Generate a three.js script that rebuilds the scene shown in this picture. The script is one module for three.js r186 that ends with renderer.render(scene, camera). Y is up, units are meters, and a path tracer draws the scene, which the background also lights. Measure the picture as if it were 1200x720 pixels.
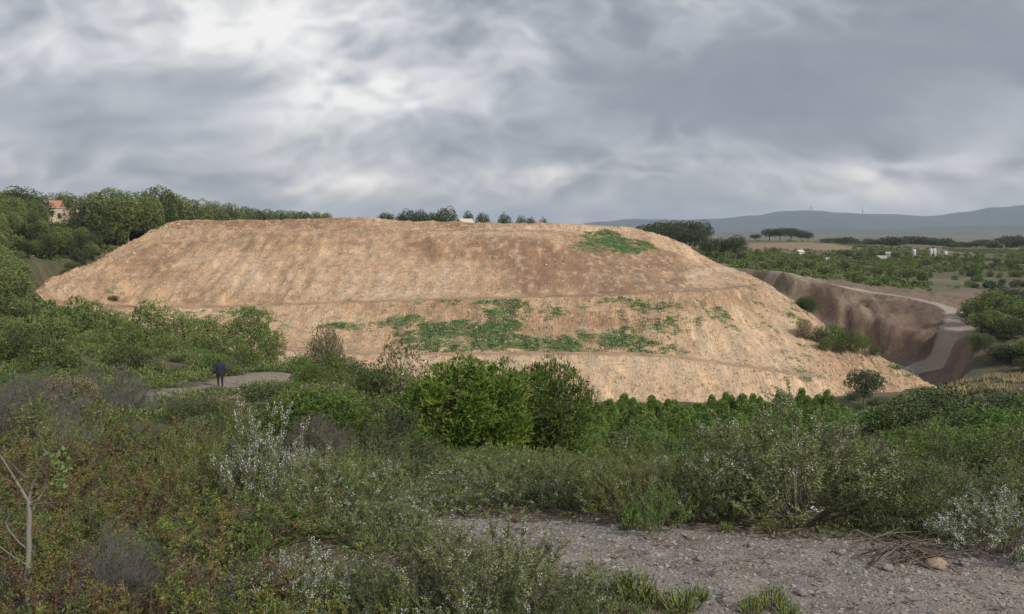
import * as THREE from 'three';
import { mergeGeometries } from 'three/addons/utils/BufferGeometryUtils.js';
import { MarchingCubes } from 'three/addons/objects/MarchingCubes.js';

// ---------------------------------------------------------------- camera, sky, sun, exposure
const F = 1039, EYE = 1.65, PITCH = Math.atan(92 / F), CP = Math.cos(PITCH), SP = Math.sin(PITCH);
const scene = new THREE.Scene();
const camera = new THREE.PerspectiveCamera(2 * Math.atan(360 / F) * 180 / Math.PI, 1200 / 720, 0.05, 30000);
camera.position.set(0, EYE, 0);
camera.rotation.set(-PITCH, 0, 0);
camera.updateMatrixWorld();
const renderer = new THREE.WebGLRenderer({ antialias: true });
renderer.toneMapping = THREE.LinearToneMapping;
renderer.toneMappingExposure = 1.3;
renderer.shadowMap.enabled = true;

const sun = new THREE.DirectionalLight(new THREE.Color(1.0, 0.93, 0.83), 3.3);
sun.position.set(260, 270, 170);
sun.target.position.set(0, -10, -130);
sun.castShadow = true;
sun.shadow.radius = 7;
sun.shadow.mapSize.set(4096, 4096);
Object.assign(sun.shadow.camera, { left: -260, right: 260, top: 200, bottom: -200, near: 1, far: 1200 });
scene.add(sun, sun.target);

// random and noise
function rng(seed) { let s = seed >>> 0; return () => { s = (s + 0x6d2b79f5) | 0; let t = Math.imul(s ^ (s >>> 15), 1 | s); t = (t + Math.imul(t ^ (t >>> 7), 61 | t)) ^ t; return ((t ^ (t >>> 14)) >>> 0) / 4294967296; }; }
function hash2(ix, iy, s) { let h = Math.imul(ix, 374761393) ^ Math.imul(iy, 668265263) ^ Math.imul(s + 1, 1442695041); h = Math.imul(h ^ (h >>> 13), 1274126177); h ^= h >>> 16; return (h >>> 0) / 4294967296; }
function vnoise(x, y, s = 0, wrap = 0) {
  let ix = Math.floor(x), iy = Math.floor(y); const fx = x - ix, fy = y - iy, u = fx * fx * (3 - 2 * fx), v = fy * fy * (3 - 2 * fy);
  let jx = ix + 1, jy = iy + 1;
  if (wrap) { ix = ((ix % wrap) + wrap) % wrap; iy = ((iy % wrap) + wrap) % wrap; jx = ((jx % wrap) + wrap) % wrap; jy = ((jy % wrap) + wrap) % wrap; }
  const a = hash2(ix, iy, s), b = hash2(jx, iy, s), c = hash2(ix, jy, s), d = hash2(jx, jy, s);
  return (a + (b - a) * u) * (1 - v) + (c + (d - c) * u) * v;
}
function fbm(x, y, oct = 4, s = 0, wrap = 0) { let a = 0.5, r = 0, n = 0; for (let i = 0; i < oct; i++) { r += a * vnoise(x, y, s + i, wrap); n += a; a *= 0.5; x *= 2; y *= 2; wrap *= 2; } return r / n; }
const clamp = (x, a = 0, b = 1) => Math.min(b, Math.max(a, x));
const sstep = (a, b, x) => { const t = clamp((x - a) / (b - a)); return t * t * (3 - 2 * t); };
const mix = (a, b, t) => a + (b - a) * t;
const mix3 = (a, b, t) => [mix(a[0], b[0], t), mix(a[1], b[1], t), mix(a[2], b[2], t)];

// overcast sky: a layer of broken stratocumulus, seen in perspective
{
  const W = 2048, H = 1024, data = new Float32Array(W * H * 4);
  const dirOf = (px, py) => { const a = (px - 600) / F, b = -(py - 360) / F, v = [a, -SP + b * CP, -(CP + b * SP)]; return [Math.atan2(v[0], -v[2]), Math.atan2(v[1], Math.hypot(v[0], v[2]))]; };
  // [px, py, reach across, reach up, amount] of the clouds in the frame
  const blobs = [[285, 32, 80, 26, 0.42], [430, 105, 110, 34, 0.36], [350, 8, 130, 26, 0.15], [60, 115, 190, 45, -0.2], [270, 95, 70, 24, -0.26], [930, 95, 260, 60, -0.3], [760, 120, 150, 40, -0.1], [1120, 60, 170, 60, -0.1], [1050, 150, 150, 22, -0.1],
    [655, 203, 30, 11, 0.34], [640, 215, 60, 14, 0.08], [420, 212, 44, 16, 0.3], [360, 216, 22, 15, 0.24], [560, 212, 60, 14, 0.12], [750, 200, 60, 14, 0.14], [200, 60, 80, 30, 0.12], [500, 160, 80, 20, -0.06], [90, 150, 130, 18, -0.12], [800, 185, 90, 20, 0.12], [1035, 200, 50, 22, 0.26], [860, 225, 30, 22, 0.1], [560, 150, 100, 18, -0.1], [10, 60, 60, 40, 0.2], [620, 30, 60, 40, 0.12]]
    .map(([px, py, w, h, k]) => [...dirOf(px, py), w / F, h / F, k]);
  for (let r = 0; r < H; r++) {
    const el = ((r + 0.5) / H - 0.5) * Math.PI, y = Math.sin(el), ce = Math.cos(el);
    for (let c = 0; c < W; c++) {
      if (y < -0.02) { data.set([0.3, 0.31, 0.33, 1], (r * W + c) * 4); continue; }
      const az = ((c + 0.5) / W - 0.5) * 2 * Math.PI, x = Math.cos(az) * ce, z = Math.sin(az) * ce, o = (r * W + c) * 4;
      const yy = Math.max(y, 0), k = 1 / (yy + 0.11);
      let cx = x * k * 1.1, cz = z * k * 1.45;
      const wx = fbm(cx * 0.9 + 7.3, cz * 0.9 + 2.1, 3, 11) - 0.5, wz = fbm(cx * 0.9 - 3.3, cz * 0.9 + 9.1, 3, 17) - 0.5;
      const n = fbm(cx * 1.0 + wx * 1.6 + 30, cz * 1.0 + wz * 1.6 + 30, 6, 3) - 0.5;
      const n2 = fbm(cx * 3.1 + wx * 2.5, cz * 3.1 + wz * 2.5, 4, 29) - 0.5;
      const hx = x / ce, hz = z / ce, ax = hx * 7.2, ay = hz * 7.2 + el * 15;
      const qx = fbm(ax * 1.1 + 5, ay * 1.1, 3, 81) - 0.5, qy = fbm(ax * 1.1, ay * 1.1 + 8, 3, 85) - 0.5;
      const big = fbm(ax * 0.8 + qx * 1.4, ay * 0.8 + qy * 1.4, 5, 91) - 0.5, bil = Math.abs(fbm(ax * 2.6 + qx * 2, ay * 2.6 + qy * 2, 5, 95) * 2 - 1), soft = fbm(ax * 6 + qx * 4, ay * 6 + qy * 4, 4, 99) - 0.5;
      const n3 = fbm(cx * 5.2 + n * 3 + 4, cz * 3.4 + n2 * 2, 5, 37), puff = sstep(0.5, 0.78, 1 - Math.abs(2 * fbm(cx * 1.7 + wx * 2 + 11, cz * 1.5 + wz * 2, 4, 43) - 1)) * (n3 - 0.35);
      const lowSky = sstep(0.75, 0.3, el), tHigh = 0.42 + n * 0.8 + n2 * 0.24 + puff * 0.34 + (n3 - 0.5) * 0.12, tLow = 0.46 + big * 0.9 + (0.22 - bil) * 0.5 + soft * 0.26 + n * 0.2;
      let t = mix(tHigh, tLow, lowSky);
      const a2 = Math.atan2(x, -z);
      for (const b of blobs) { const da = (a2 - b[0]) / b[2], de = (el - b[1]) / b[3], q = da * da + de * de; if (q < 7) t += b[4] * Math.exp(-q * 0.9) * (0.95 + 1.3 * big + 1.2 * (0.22 - bil) + 1.2 * soft); }
      const low = sstep(0.12, 0.0, y);
      t = mix(t, 0.47 + (t - 0.47) * 0.8, low);
      t = t < 0.2 ? 0.2 * Math.exp((t - 0.2) * 2.2) : Math.min(t, 1.05);
      const dark = [0.16, 0.186, 0.226], mid = [0.345, 0.368, 0.405], lite = [0.68, 0.68, 0.675];
      let col = t < 0.45 ? mix3(dark, mid, t / 0.45) : mix3(mid, lite, (t - 0.45) / 0.55);
      col = mix3(col, [col[0] * 1.15, col[1] * 1.08, col[2] * 0.98], low);
      data[o] = col[0]; data[o + 1] = col[1]; data[o + 2] = col[2]; data[o + 3] = 1;
    }
  }
  const sky = new THREE.DataTexture(data, W, H, THREE.RGBAFormat, THREE.FloatType);
  sky.mapping = THREE.EquirectangularReflectionMapping; sky.magFilter = THREE.LinearFilter; sky.minFilter = THREE.LinearFilter; sky.needsUpdate = true;
  scene.background = sky; scene.environment = sky;
}
scene.fog = new THREE.FogExp2(new THREE.Color(0.66, 0.80, 1.0), 0.00007);

// ---------------------------------------------------------------- naming and small helpers
const taken = new Map();
function numbered(n) { const k = taken.get(n) || 0; taken.set(n, k + 1); return k ? `${n}_${String(k).padStart(3, '0')}` : n; }
function tag(o, label, category, group, kind) { if (label) o.userData.label = label; if (category) o.userData.category = category; if (group) o.userData.group = group; if (kind) o.userData.kind = kind; return o; }
function mesh(name, geo, mat, parent) { const m = new THREE.Mesh(geo, mat); m.castShadow = m.receiveShadow = true; m.name = parent ? name : numbered(name); (parent || scene).add(m); return m; }
function group(name, x, y, z, turn = 0) { const g = new THREE.Group(); g.name = numbered(name); g.position.set(x, y, z); g.rotation.y = turn; scene.add(g); return g; }
// pixel of the photograph + depth -> point; point -> pixel
function at(px, py, d) { const a = (px - 600) / F, b = -(py - 360) / F, q = d / (CP + b * SP); return [a * q, EYE + (-SP + b * CP) * q, -d]; }
function pix(x, y, z) { const Y = y - EYE, dep = -SP * Y - CP * z, up = CP * Y - SP * z; return [600 + F * x / dep, 360 - F * up / dep]; }

// ---------------------------------------------------------------- the lie of the land: (px, depth, height against the eye)
const CTRL = [
  [600, 4, -1.65], [1100, 4, -1.66], [100, 4, -1.62], [300, 6, -2.0], [600, 6, -2.0], [900, 6, -1.95], [1200, 6, -1.92], [0, 6, -1.95],
  [100, 10, -2.7], [600, 10, -2.9], [1100, 10, -2.75], [100, 18, -4.3], [600, 18, -4.9], [1100, 18, -4.5],
  [50, 27, -5.8], [300, 27, -6.2], [540, 27, -7.2], [900, 27, -7.4], [1150, 27, -6.5],
  [50, 40, -7.6], [300, 40, -7.9], [600, 40, -11], [900, 40, -11.3], [1150, 40, -9.3],
  [258, 52, -9.2], [100, 52, -8.9], [420, 52, -10.4], [600, 52, -14], [900, 52, -14.6], [1150, 52, -12],
  [330, 62, -10.1], [250, 62, -10], [430, 62, -11.9], [50, 80, -11.2], [200, 80, -11.7], [350, 80, -13], [450, 80, -15.5], [600, 80, -20.5], [900, 80, -21], [1150, 80, -17.5],
  [30, 100, -13], [150, 100, -13.6], [300, 100, -15.5], [450, 100, -20], [600, 100, -25], [800, 100, -26], [1000, 100, -25.5], [1150, 100, -22],
  [30, 125, -13.4], [150, 125, -15.2], [300, 125, -19], [450, 125, -25], [600, 125, -28.6], [800, 125, -29.2], [1000, 125, -29], [1180, 125, -26],
  [30, 150, -13], [110, 150, -15.2], [300, 150, -24], [450, 150, -29], [600, 150, -31.2], [800, 150, -31.7], [1000, 150, -31.7], [1150, 150, -30],
  [60, 178, -14.8], [1100, 172, -32], [1180, 168, -29.5], [0, 160, -8], [60, 200, -10], [105, 215, -8.5], [0, 200, -2], [60, 235, -1.5], [90, 250, -0.5], [130, 264, -1.2], [180, 277, -1], [250, 290, -1], [350, 310, -1],
  [-150, 150, -1], [-250, 220, 7], [-150, 300, 8], [0, 270, 3], [100, 330, 1], [-50, 100, -11], [-300, 60, -5], [-300, 20, -2],
  [300, 185, -27], [500, 200, -27.5], [700, 200, -28], [850, 205, -29], [400, 260, -12], [600, 260, -14], [700, 275, -16], [300, 340, -3], [500, 340, -3.5], [640, 340, -7],
  [750, 340, -14], [820, 325, -14], [850, 287, -12.9], [876, 290, -12.9], [920, 290, -14.2], [960, 285, -17.1], [1010, 280, -19.4], [1060, 270, -20.8], [1100, 258, -22.3], [1125, 248, -23.6], [1150, 246, -23], [1200, 240, -22], [1300, 240, -20],
  [905, 278, -13.8], [950, 274, -16.6], [1005, 270, -19.4], [1055, 261, -20.9], [1092, 251, -22.5],
  [900, 262, -19], [930, 260, -21], [960, 244, -25], [960, 235, -26.5], [1000, 225, -27.7], [1040, 214, -28.7], [1080, 218, -28.6], [1110, 225, -28], [1122, 238, -25.8], [1060, 226, -27.7], [1020, 245, -26.5], [1060, 245, -26.8], [1085, 238, -27],
  [1070, 200, -30.3], [1090, 187, -31.8], [1108, 196, -30.7], [1127, 206, -25.4], [1143, 197, -27], [1140, 182, -31], [1165, 200, -25], [1200, 210, -24.4], [1200, 185, -28.8], [1190, 235, -22.8], [990, 205, -31], [1050, 195, -32],
  [1000, 400, -20], [1150, 400, -20.5], [1080, 300, -20.8], [1150, 300, -20.6], [850, 400, -12], [790, 410, -7.5], [740, 400, -9], [900, 600, -17.5], [1100, 650, -20], [1300, 500, -20], [750, 700, -14], [1000, 1100, -18], [1200, 1100, -18], [800, 1100, -15],
  [920, 750, -10.2], [960, 720, -12], [880, 740, -11], [1000, 700, -16.5], [940, 660, -15.5], [600, 2200, -25], [1000, 2200, -25], [200, 1000, -4], [-400, 800, 4], [500, 700, -10],
];
const pts = CTRL.map(([px, d, y]) => [(px - 600) / F * (d * CP - y * SP), -d, y + EYE]);
pts.push([0, 0, 0], [-6, 8, 0.3], [8, 8, 0.3], [0, 30, 1], [-60, 40, 0], [60, 40, -2], [90, 0, -6], [150, -80, -16], [-120, 0, -1], [0, 300, -5], [400, 200, -15], [-400, 200, 5], [4000, -3000, -32], [-4000, -3000, -20], [0, -9000, -40], [6000, -9000, -40], [-6000, -9000, -40], [3000, 2000, -30], [-3000, 2000, -20], [0, -5000, -38], [3000, -5500, -38]);
const RBF = (() => {
  const n = pts.length, m = n + 1, A = [];
  const phi = (r2) => -Math.sqrt(r2 + 4);
  for (let i = 0; i < n; i++) { const row = new Float64Array(m + 1); for (let j = 0; j < n; j++) row[j] = phi((pts[i][0] - pts[j][0]) ** 2 + (pts[i][1] - pts[j][1]) ** 2); row[i] -= 0.15; row[n] = 1; row[m] = pts[i][2]; A.push(row); }
  const last = new Float64Array(m + 1); for (let j = 0; j < n; j++) last[j] = 1; A.push(last);
  for (let c = 0; c < m; c++) {
    let p = c; for (let r = c + 1; r < m; r++) if (Math.abs(A[r][c]) > Math.abs(A[p][c])) p = r;
    [A[c], A[p]] = [A[p], A[c]];
    for (let r = c + 1; r < m; r++) { const f = A[r][c] / A[c][c]; if (f) for (let k = c; k <= m; k++) A[r][k] -= f * A[c][k]; }
  }
  const w = new Float64Array(m);
  for (let r = m - 1; r >= 0; r--) { let s = A[r][m]; for (let k = r + 1; k < m; k++) s -= A[r][k] * w[k]; w[r] = s / A[r][r]; }
  return (x, z) => { let s = w[n]; for (let j = 0; j < n; j++) s += w[j] * phi((x - pts[j][0]) ** 2 + (z - pts[j][1]) ** 2); return s; };
})();

// ---------------------------------------------------------------- the tipped earth mound: rows from the back of the top to the toe, 15 stations each
const ROWS = [
  /* top edge   */ [[140, 296, 230], [160, 281, 240], [185, 268, 252], [213, 258.5, 258], [300, 257, 258], [440, 257, 258], [545, 261, 258], [640, 263, 258], [735, 267, 263], [789, 280, 268], [842, 309, 272], [895, 331, 262], [950, 372, 240], [1045, 430, 215], [1110, 462, 200]],
  /* ledge      */ [[132, 299, 226], [156, 284, 236], [184, 270, 248], [208, 268.6, 252], [300, 268.8, 252], [440, 269.2, 252], [545, 270, 252], [640, 271, 252], [722, 282, 254], [778, 292, 258], [830, 315, 260], [892, 333, 255], [947, 372, 235], [1042, 429, 211], [1108, 460, 197]],
  /* crest 1    */ [[122, 302, 220], [150, 285, 228], [183, 271.5, 243], [208, 270.4, 245], [300, 270.6, 245], [440, 271, 245], [545, 272, 245], [640, 274, 245], [705, 292, 243], [768, 303, 244], [822, 320, 248], [890, 335, 248], [945, 371, 231], [1040, 427, 207], [1106, 459, 194]],
  /* foot 1     */ [[48, 336, 196], [72, 352, 190], [120, 357, 196], [200, 359.5, 202], [310, 357, 205], [440, 352, 206], [555, 349, 206], [650, 346.5, 206], [750, 343.5, 207], [830, 338, 214], [888, 336, 238], [937, 360, 228], [990, 398, 209], [1038, 422, 199], [1100, 457.5, 188]],
  /* bench 1    */ [[44, 340, 191], [66, 356, 185], [118, 359.6, 191], [200, 361.5, 198], [310, 359, 201], [440, 353.6, 202], [555, 350.6, 202], [650, 348, 202], [750, 345, 203], [830, 340, 209], [886, 339, 230], [934, 361, 223], [985, 397, 204], [1035, 420, 195], [1097, 456, 186]],
  /* foot 2     */ [[36, 362, 178], [60, 380, 168], [115, 385, 172], [200, 396, 176], [310, 404, 180], [420, 411.5, 181], [530, 413, 180], [640, 412, 180], [755, 414, 180], [845, 424, 178], [925, 436, 178], [962, 443, 178], [988, 456, 177], [1030, 462, 178], [1092, 457.5, 183]],
  /* bench 2    */ [[34, 366, 174], [58, 384, 164], [114, 389, 168], [200, 399, 172], [310, 407, 176], [420, 413.4, 177], [530, 415, 176], [640, 414, 176], [755, 416, 176], [845, 426, 174.5], [925, 438, 174.5], [962, 446, 174.5], [988, 459, 174.5], [1030, 464, 176], [1091, 458.5, 181.5]],
  /* toe        */ [[30, 378, 165], [55, 398, 154], [112, 408, 158], [200, 430, 158], [310, 448, 158], [420, 462, 158], [530, 471, 158], [640, 473, 158], [755, 474, 159], [845, 475, 161], [925, 475, 164], [962, 475, 166], [990, 473, 170], [1032, 469, 174], [1088, 461, 180]],
];
for (const [foot, edge] of [[3, 4], [5, 6]]) ROWS[edge].lip = foot;
for (const r of ROWS) r.forEach(([px, py, d], i) => { r[i] = at(px, py, d); });
for (const r of ROWS) if (r.lip) r.forEach((q, i) => { if (i < 2 || i > 11) return; const [x, y, z] = ROWS[r.lip][i], k = r.lip === 3 ? 8 : 6.5, w = i === 2 || i === 11 ? 0.5 : 1; r[i] = [x, y + 0.15, z + k * w]; });   // flat benches
// hidden rows: the flat top behind, and the skirt under the ground in front
ROWS.unshift(ROWS[0].map(([x, y, z], i) => (i < 4 ? [x + 6 + i * 2, y - 1 - (4 - i), z - 6 - i * 9] : [x * 1.12, y - (i > 8 ? 6 : 0.4), z - 40])));
ROWS.unshift(ROWS[0].map(([x, y, z], i) => (i < 4 ? [x + 4, y - 10, z - 4 - i * 6] : [x * 1.1, y - 14, z - 30])));
ROWS.push(ROWS[ROWS.length - 1].map(([x, y, z]) => [x, y - 3, z + 5]));
for (const r of ROWS) { const a = r[0]; r.unshift([a[0] - 4, a[1] - 4, a[2] - 1]); const b = r[r.length - 1]; r.push([b[0] + 6, b[1] - 5, b[2] + 1]); }
const NR = ROWS.length, NS = ROWS[0].length;
const ROW_N = [4, 6, 8, 5, 70, 4, 46, 4, 42, 6];   // strips between rows
function cat(p0, p1, p2, p3, t) { const t2 = t * t, t3 = t2 * t; return 0.5 * (2 * p1 + (p2 - p0) * t + (2 * p0 - 5 * p1 + 4 * p2 - p3) * t2 + (3 * p1 - p0 - 3 * p2 + p3) * t3); }
function rowAt(r, u) { const f = clamp(u, 0, 0.99999) * (NS - 1), i = Math.floor(f), t = f - i, R = ROWS[r], a = R[Math.max(i - 1, 0)], b = R[i], c = R[Math.min(i + 1, NS - 1)], d = R[Math.min(i + 2, NS - 1)]; return [0, 1, 2].map((k) => cat(a[k], b[k], c[k], d[k], t)); }
// relief of the tipped earth: rills down the slope, slumps, clods
function moundAt(u, seg, t) {
  const a = rowAt(seg, u), b = rowAt(seg + 1, u);
  const p = [mix(a[0], b[0], t), mix(a[1], b[1], t), mix(a[2], b[2], t)];
  const slope = [4, 6, 8].includes(seg), fade = slope ? sstep(0, 0.06, t) * sstep(1, 0.9, t) : 0.25;
  const s = p[0], w = fbm(p[0] * 0.05, p[2] * 0.05, 3, 41) * 2;
  const rill = Math.abs(fbm((s + w) * 0.42, t * 2.2 + seg * 9, 3, 51) - 0.5) * 2, fine = fbm((s + w) * 1.3, t * 8 + seg * 5, 3, 57) - 0.5;
  const lump = fbm(p[0] * 0.12, p[2] * 0.12 + 40, 4, 61) - 0.5, clod = fbm(p[0] * 0.9, p[2] * 0.9, 3, 67) - 0.5;
  const amp = seg === 4 ? 0.9 : seg === 6 ? 0.8 : 0.5;
  const gul = sstep(0.35, 0.7, fbm(p[0] * 0.035 + 3, seg * 4 + t, 3, 63)), long = Math.abs(fbm((s + w * 0.6) * 0.22, t * 0.7 + seg * 9, 3, 53) - 0.5) * 2;
  p[1] += fade * amp * (rill * mix(0.25, 0.9, gul) - 0.3 + long * 1.5 * gul + fine * 0.3 + lump * 1.3) + clod * 0.28;
  p[2] += fade * amp * (rill * mix(0.2, 0.6, gul) - 0.2 + fine * 0.3 + long * 0.5 * gul);
  if (seg >= 1 && seg <= 3) { const e = seg === 1 ? t : seg === 2 ? 1 - t * 0.4 : 0.6 * (1 - t); p[1] += e * ((fbm(p[0] * 0.07, 3.1, 4, 83) - 0.5) * 1.5 + (fbm(p[0] * 0.4, p[2] * 0.4, 2, 85) - 0.5) * 0.6); }
  return p;
}
const RING = [];   // the mound's outline on the ground
for (let i = 0; i < NS; i++) RING.push([ROWS[NR - 2][i][0], ROWS[NR - 2][i][2]]);
for (let r = NR - 3; r >= 1; r--) RING.push([ROWS[r][NS - 1][0], ROWS[r][NS - 1][2]]);
for (let i = NS - 1; i >= 0; i--) RING.push([ROWS[1][i][0], ROWS[1][i][2]]);
for (let r = 2; r < NR - 2; r++) RING.push([ROWS[r][0][0], ROWS[r][0][2]]);
function inRing(x, z) { let c = false; for (let i = 0, j = RING.length - 1; i < RING.length; j = i++) { const [ax, az] = RING[i], [bx, bz] = RING[j]; if ((az > z) !== (bz > z) && x < (bx - ax) * (z - az) / (bz - az) + ax) c = !c; } return c; }
function ringDist(x, z) { let m = 1e9; for (let i = 0, j = RING.length - 1; i < RING.length; j = i++) { const [ax, az] = RING[i], [bx, bz] = RING[j], dx = bx - ax, dz = bz - az, t = clamp(((x - ax) * dx + (z - az) * dz) / (dx * dx + dz * dz || 1)); m = Math.min(m, Math.hypot(x - ax - t * dx, z - az - t * dz)); } return m; }

// paths: gravel by the camera, sandy track with the walker, haul road round the pit
const gp = (px, d) => { let y = -0.17 * d, x = 0; for (let i = 0; i < 4; i++) { x = (px - 600) / F * (d * CP - y * SP); y = RBF(x, -d) - EYE; } return [x, -d]; };
const near = (line, x, z) => { let m = 1e9; for (let i = 0; i + 1 < line.length; i++) { const [ax, az, aw] = line[i], [bx, bz, bw] = line[i + 1], dx = bx - ax, dz = bz - az, t = clamp(((x - ax) * dx + (z - az) * dz) / (dx * dx + dz * dz)); m = Math.min(m, Math.hypot(x - ax - t * dx, z - az - t * dz) - mix(aw, bw, t)); } return m; };
const GRAVEL = [[2.9, -2.2, 1.55], [2.3, -3.25, 1.3], [1.55, -3.95, 0.92], [0.95, -4.5, 0.64], [0.25, -5.15, 0.5], [-0.5, -5.75, 0.33], [-1.1, -6.3, 0.2]];
const TRACK = [[390, 66, 1.2], [345, 62, 1.7], [310, 57.5, 2.1], [272, 53.5, 1.6], [220, 46.5, 1.3], [170, 40, 1.3], [110, 34, 1.2], [40, 28, 1.1]].map(([px, d, w]) => [...gp(px, d), w]);
const ROAD = [[842, 287, 2.6], [876, 291, 2.8], [920, 290, 2.8], [960, 285, 2.8], [1010, 280, 2.6], [1060, 270, 2.4], [1100, 258, 2.4], [1122, 249, 3], [1126, 240, 3.6], [1118, 231, 5], [1100, 223, 6], [1070, 217, 4.5], [1042, 213, 2.5]].map(([px, d, w]) => [...gp(px, d), w]);
const dGravel = (x, z) => (z > -9 ? near(GRAVEL, x, z) : 9), dTrack = (x, z) => (z < -20 && z > -75 ? near(TRACK, x, z) : 9), dRoad = (x, z) => (z < -195 && z > -310 && x > 40 ? near(ROAD, x, z) : 99);
function inPit(x, z) { if (z > -175 || z < -300 || x < 40) return 0; const [px, py] = pix(x, RBF(x, z), z); return sstep(885, 925, px) * sstep(1150, 1128, px + (py - 400) * 0.1) * sstep(318, 326, py) * sstep(470, 452, py); }

function height(x, z, inside = true) {
  const d = Math.hypot(x, z), r = RBF(x, z), g = dGravel(x, z), k = sstep(-0.1, 0.7, g);
  const far = clamp(d / 150);
  let y = r + (fbm(x * 0.09, z * 0.09, 4, 71) - 0.5) * mix(0.2, 1.6, far) * sstep(2, 25, d) + (fbm(x * 0.8, z * 0.8, 3, 73) - 0.5) * mix(0.03, 0.22, k);
  if (d > 600) y += (fbm(x * 0.004, z * 0.004, 3, 75) - 0.5) * 8 * sstep(600, 2500, d);
  if (z < -150 && z > -310 && x > 30 && x < 140) { const p = inPit(x, z); if (p > 0 && dRoad(x, z) > 1.5) { const q = Math.abs(fbm(x * 0.35 + 9, z * 0.1, 3, 79) - 0.5); const [gx, gy] = pix(x, r, z), cl = sstep(978, 992, gx) * sstep(1046, 1030, gx) * sstep(338, 346, gy) * sstep(396, 384, gy); y += p * (cl * (Math.abs(fbm(x * 0.55 + 7, z * 0.05, 3, 89) - 0.5) * 9 - 2.2) + q * 2.6 - 0.6 + Math.abs(fbm(x * 0.9 + 2, z * 0.2, 3, 87) - 0.5) * 2.2 - 0.4 + (fbm(x * 1.1, z * 1.1, 2, 81) - 0.5) * 0.8); } }
  if (inside && z < -145 && z > -340 && inRing(x, z)) y -= 7 * sstep(0.5, 5, ringDist(x, z));
  return y;
}
const ground = (px, d) => { const [x, z] = gp(px, d); return [x, height(x, z), z]; };

// ---------------------------------------------------------------- textures
function tex(size, f, srgb = true) {
  const data = new Uint8Array(size * size * 4);
  for (let j = 0; j < size; j++) for (let i = 0; i < size; i++) { const c = f(i / size, j / size), o = (j * size + i) * 4; data[o] = clamp(c[0]) * 255; data[o + 1] = clamp(c[1]) * 255; data[o + 2] = clamp(c[2]) * 255; data[o + 3] = 255; }
  const t = new THREE.DataTexture(data, size, size); t.wrapS = t.wrapT = THREE.RepeatWrapping; t.magFilter = THREE.LinearFilter; t.minFilter = THREE.LinearMipmapLinearFilter; t.generateMipmaps = true; if (srgb) t.colorSpace = THREE.SRGBColorSpace; t.needsUpdate = true; return t;
}
function cells(x, y, n, s) { const ix = Math.floor(x * n), iy = Math.floor(y * n); let m = 9, m2 = 9, id = 0; for (let a = -1; a <= 1; a++) for (let b = -1; b <= 1; b++) { const cx = ix + a, cy = iy + b, wx = ((cx % n) + n) % n, wy = ((cy % n) + n) % n, dx = cx + hash2(wx, wy, s) - x * n, dy = cy + hash2(wx, wy, s + 1) - y * n, d = dx * dx + dy * dy; if (d < m) { m2 = m; m = d; id = hash2(wx, wy, s + 2); } else if (d < m2) m2 = d; } return [Math.sqrt(m), Math.sqrt(m2), id]; }
const soilMap = tex(512, (u, v) => { const a = fbm(u * 8, v * 8, 5, 101, 8), b = cells(u, v, 48, 111), c = cells(u, v, 20, 121); const st = b[2] > 0.72 ? 0.10 * (1 - b[0]) : 0, g = 0.86 + (a - 0.5) * 0.34 + st + (c[2] - 0.5) * 0.08; return [g, g * 0.99, g * 0.98]; });
const soilBump = tex(512, (u, v) => { const a = fbm(u * 16, v * 16, 5, 131, 16), b = cells(u, v, 48, 111); const g = 0.5 * a + (b[2] > 0.55 ? 0.5 * sstep(0.6, 0.1, b[0]) : 0); return [g, g, g]; }, false);
const tipMap = tex(1024, (u, v) => {   // tipped earth, 16 m a side: streaks down the slope, crumbs, darker damp bits
  const a = fbm(u * 10, v * 10, 5, 141, 10), w = fbm(u * 40, v * 8, 4, 147, 8), b = cells(u, v, 90, 151), c = cells(u, v, 44, 155);
  let g = 0.84 + (a - 0.5) * 0.30 + (w - 0.5) * 0.05;
  if (b[2] > 0.7) g += 0.08 * sstep(0.6, 0.2, b[0]); else if (b[2] < 0.16) g -= 0.12 * sstep(0.6, 0.2, b[0]);
  if (c[2] > 0.86) g += 0.1 * sstep(0.5, 0.2, c[0]); else if (c[2] < 0.1) g -= 0.16 * sstep(0.5, 0.2, c[0]);
  return [g, g * (0.985 - (a - 0.5) * 0.06), g * (0.965 - (a - 0.5) * 0.12)];
});
const gravelMap = tex(1024, (u, v) => {
  const a = cells(u, v, 34, 201), b = cells(u, v, 80, 211), n = fbm(u * 10, v * 10, 5, 221, 10);
  let c = [0.50 + (n - 0.5) * 0.34, 0.462 + (n - 0.5) * 0.32, 0.425 + (n - 0.5) * 0.3];
  if (b[2] > 0.35 && b[0] < 0.42) { const k = 0.42 + b[2] * 0.2; c = [k, k * 0.965, k * 0.92]; }
  if (a[2] > 0.62 && a[0] < 0.36) { const k = 0.40 + hash2(Math.floor(a[2] * 9999), 3, 5) * 0.28; c = [k, k * 0.97, k * 0.93]; }
  return c;
});
const gravelBump = tex(1024, (u, v) => { const a = cells(u, v, 34, 201), b = cells(u, v, 80, 211), n = fbm(u * 40, v * 40, 3, 231, 40); let g = 0.2 * n; if (b[2] > 0.35) g = Math.max(g, 0.45 * sstep(0.45, 0.2, b[0])); if (a[2] > 0.62) g = Math.max(g, sstep(0.4, 0.15, a[0])); return [g, g, g]; }, false);
const M = {};
M.soil = new THREE.MeshStandardMaterial({ vertexColors: true, roughness: 1, map: tipMap, bumpMap: soilBump, bumpScale: 0.16 });
M.ground = new THREE.MeshStandardMaterial({ vertexColors: true, color: new THREE.Color().setRGB(0.8, 0.8, 0.8), roughness: 1, map: soilMap, bumpMap: soilBump, bumpScale: 0.06 });
M.gravel = new THREE.MeshStandardMaterial({ roughness: 0.95, map: gravelMap, bumpMap: gravelBump, bumpScale: 0.02 });
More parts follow.
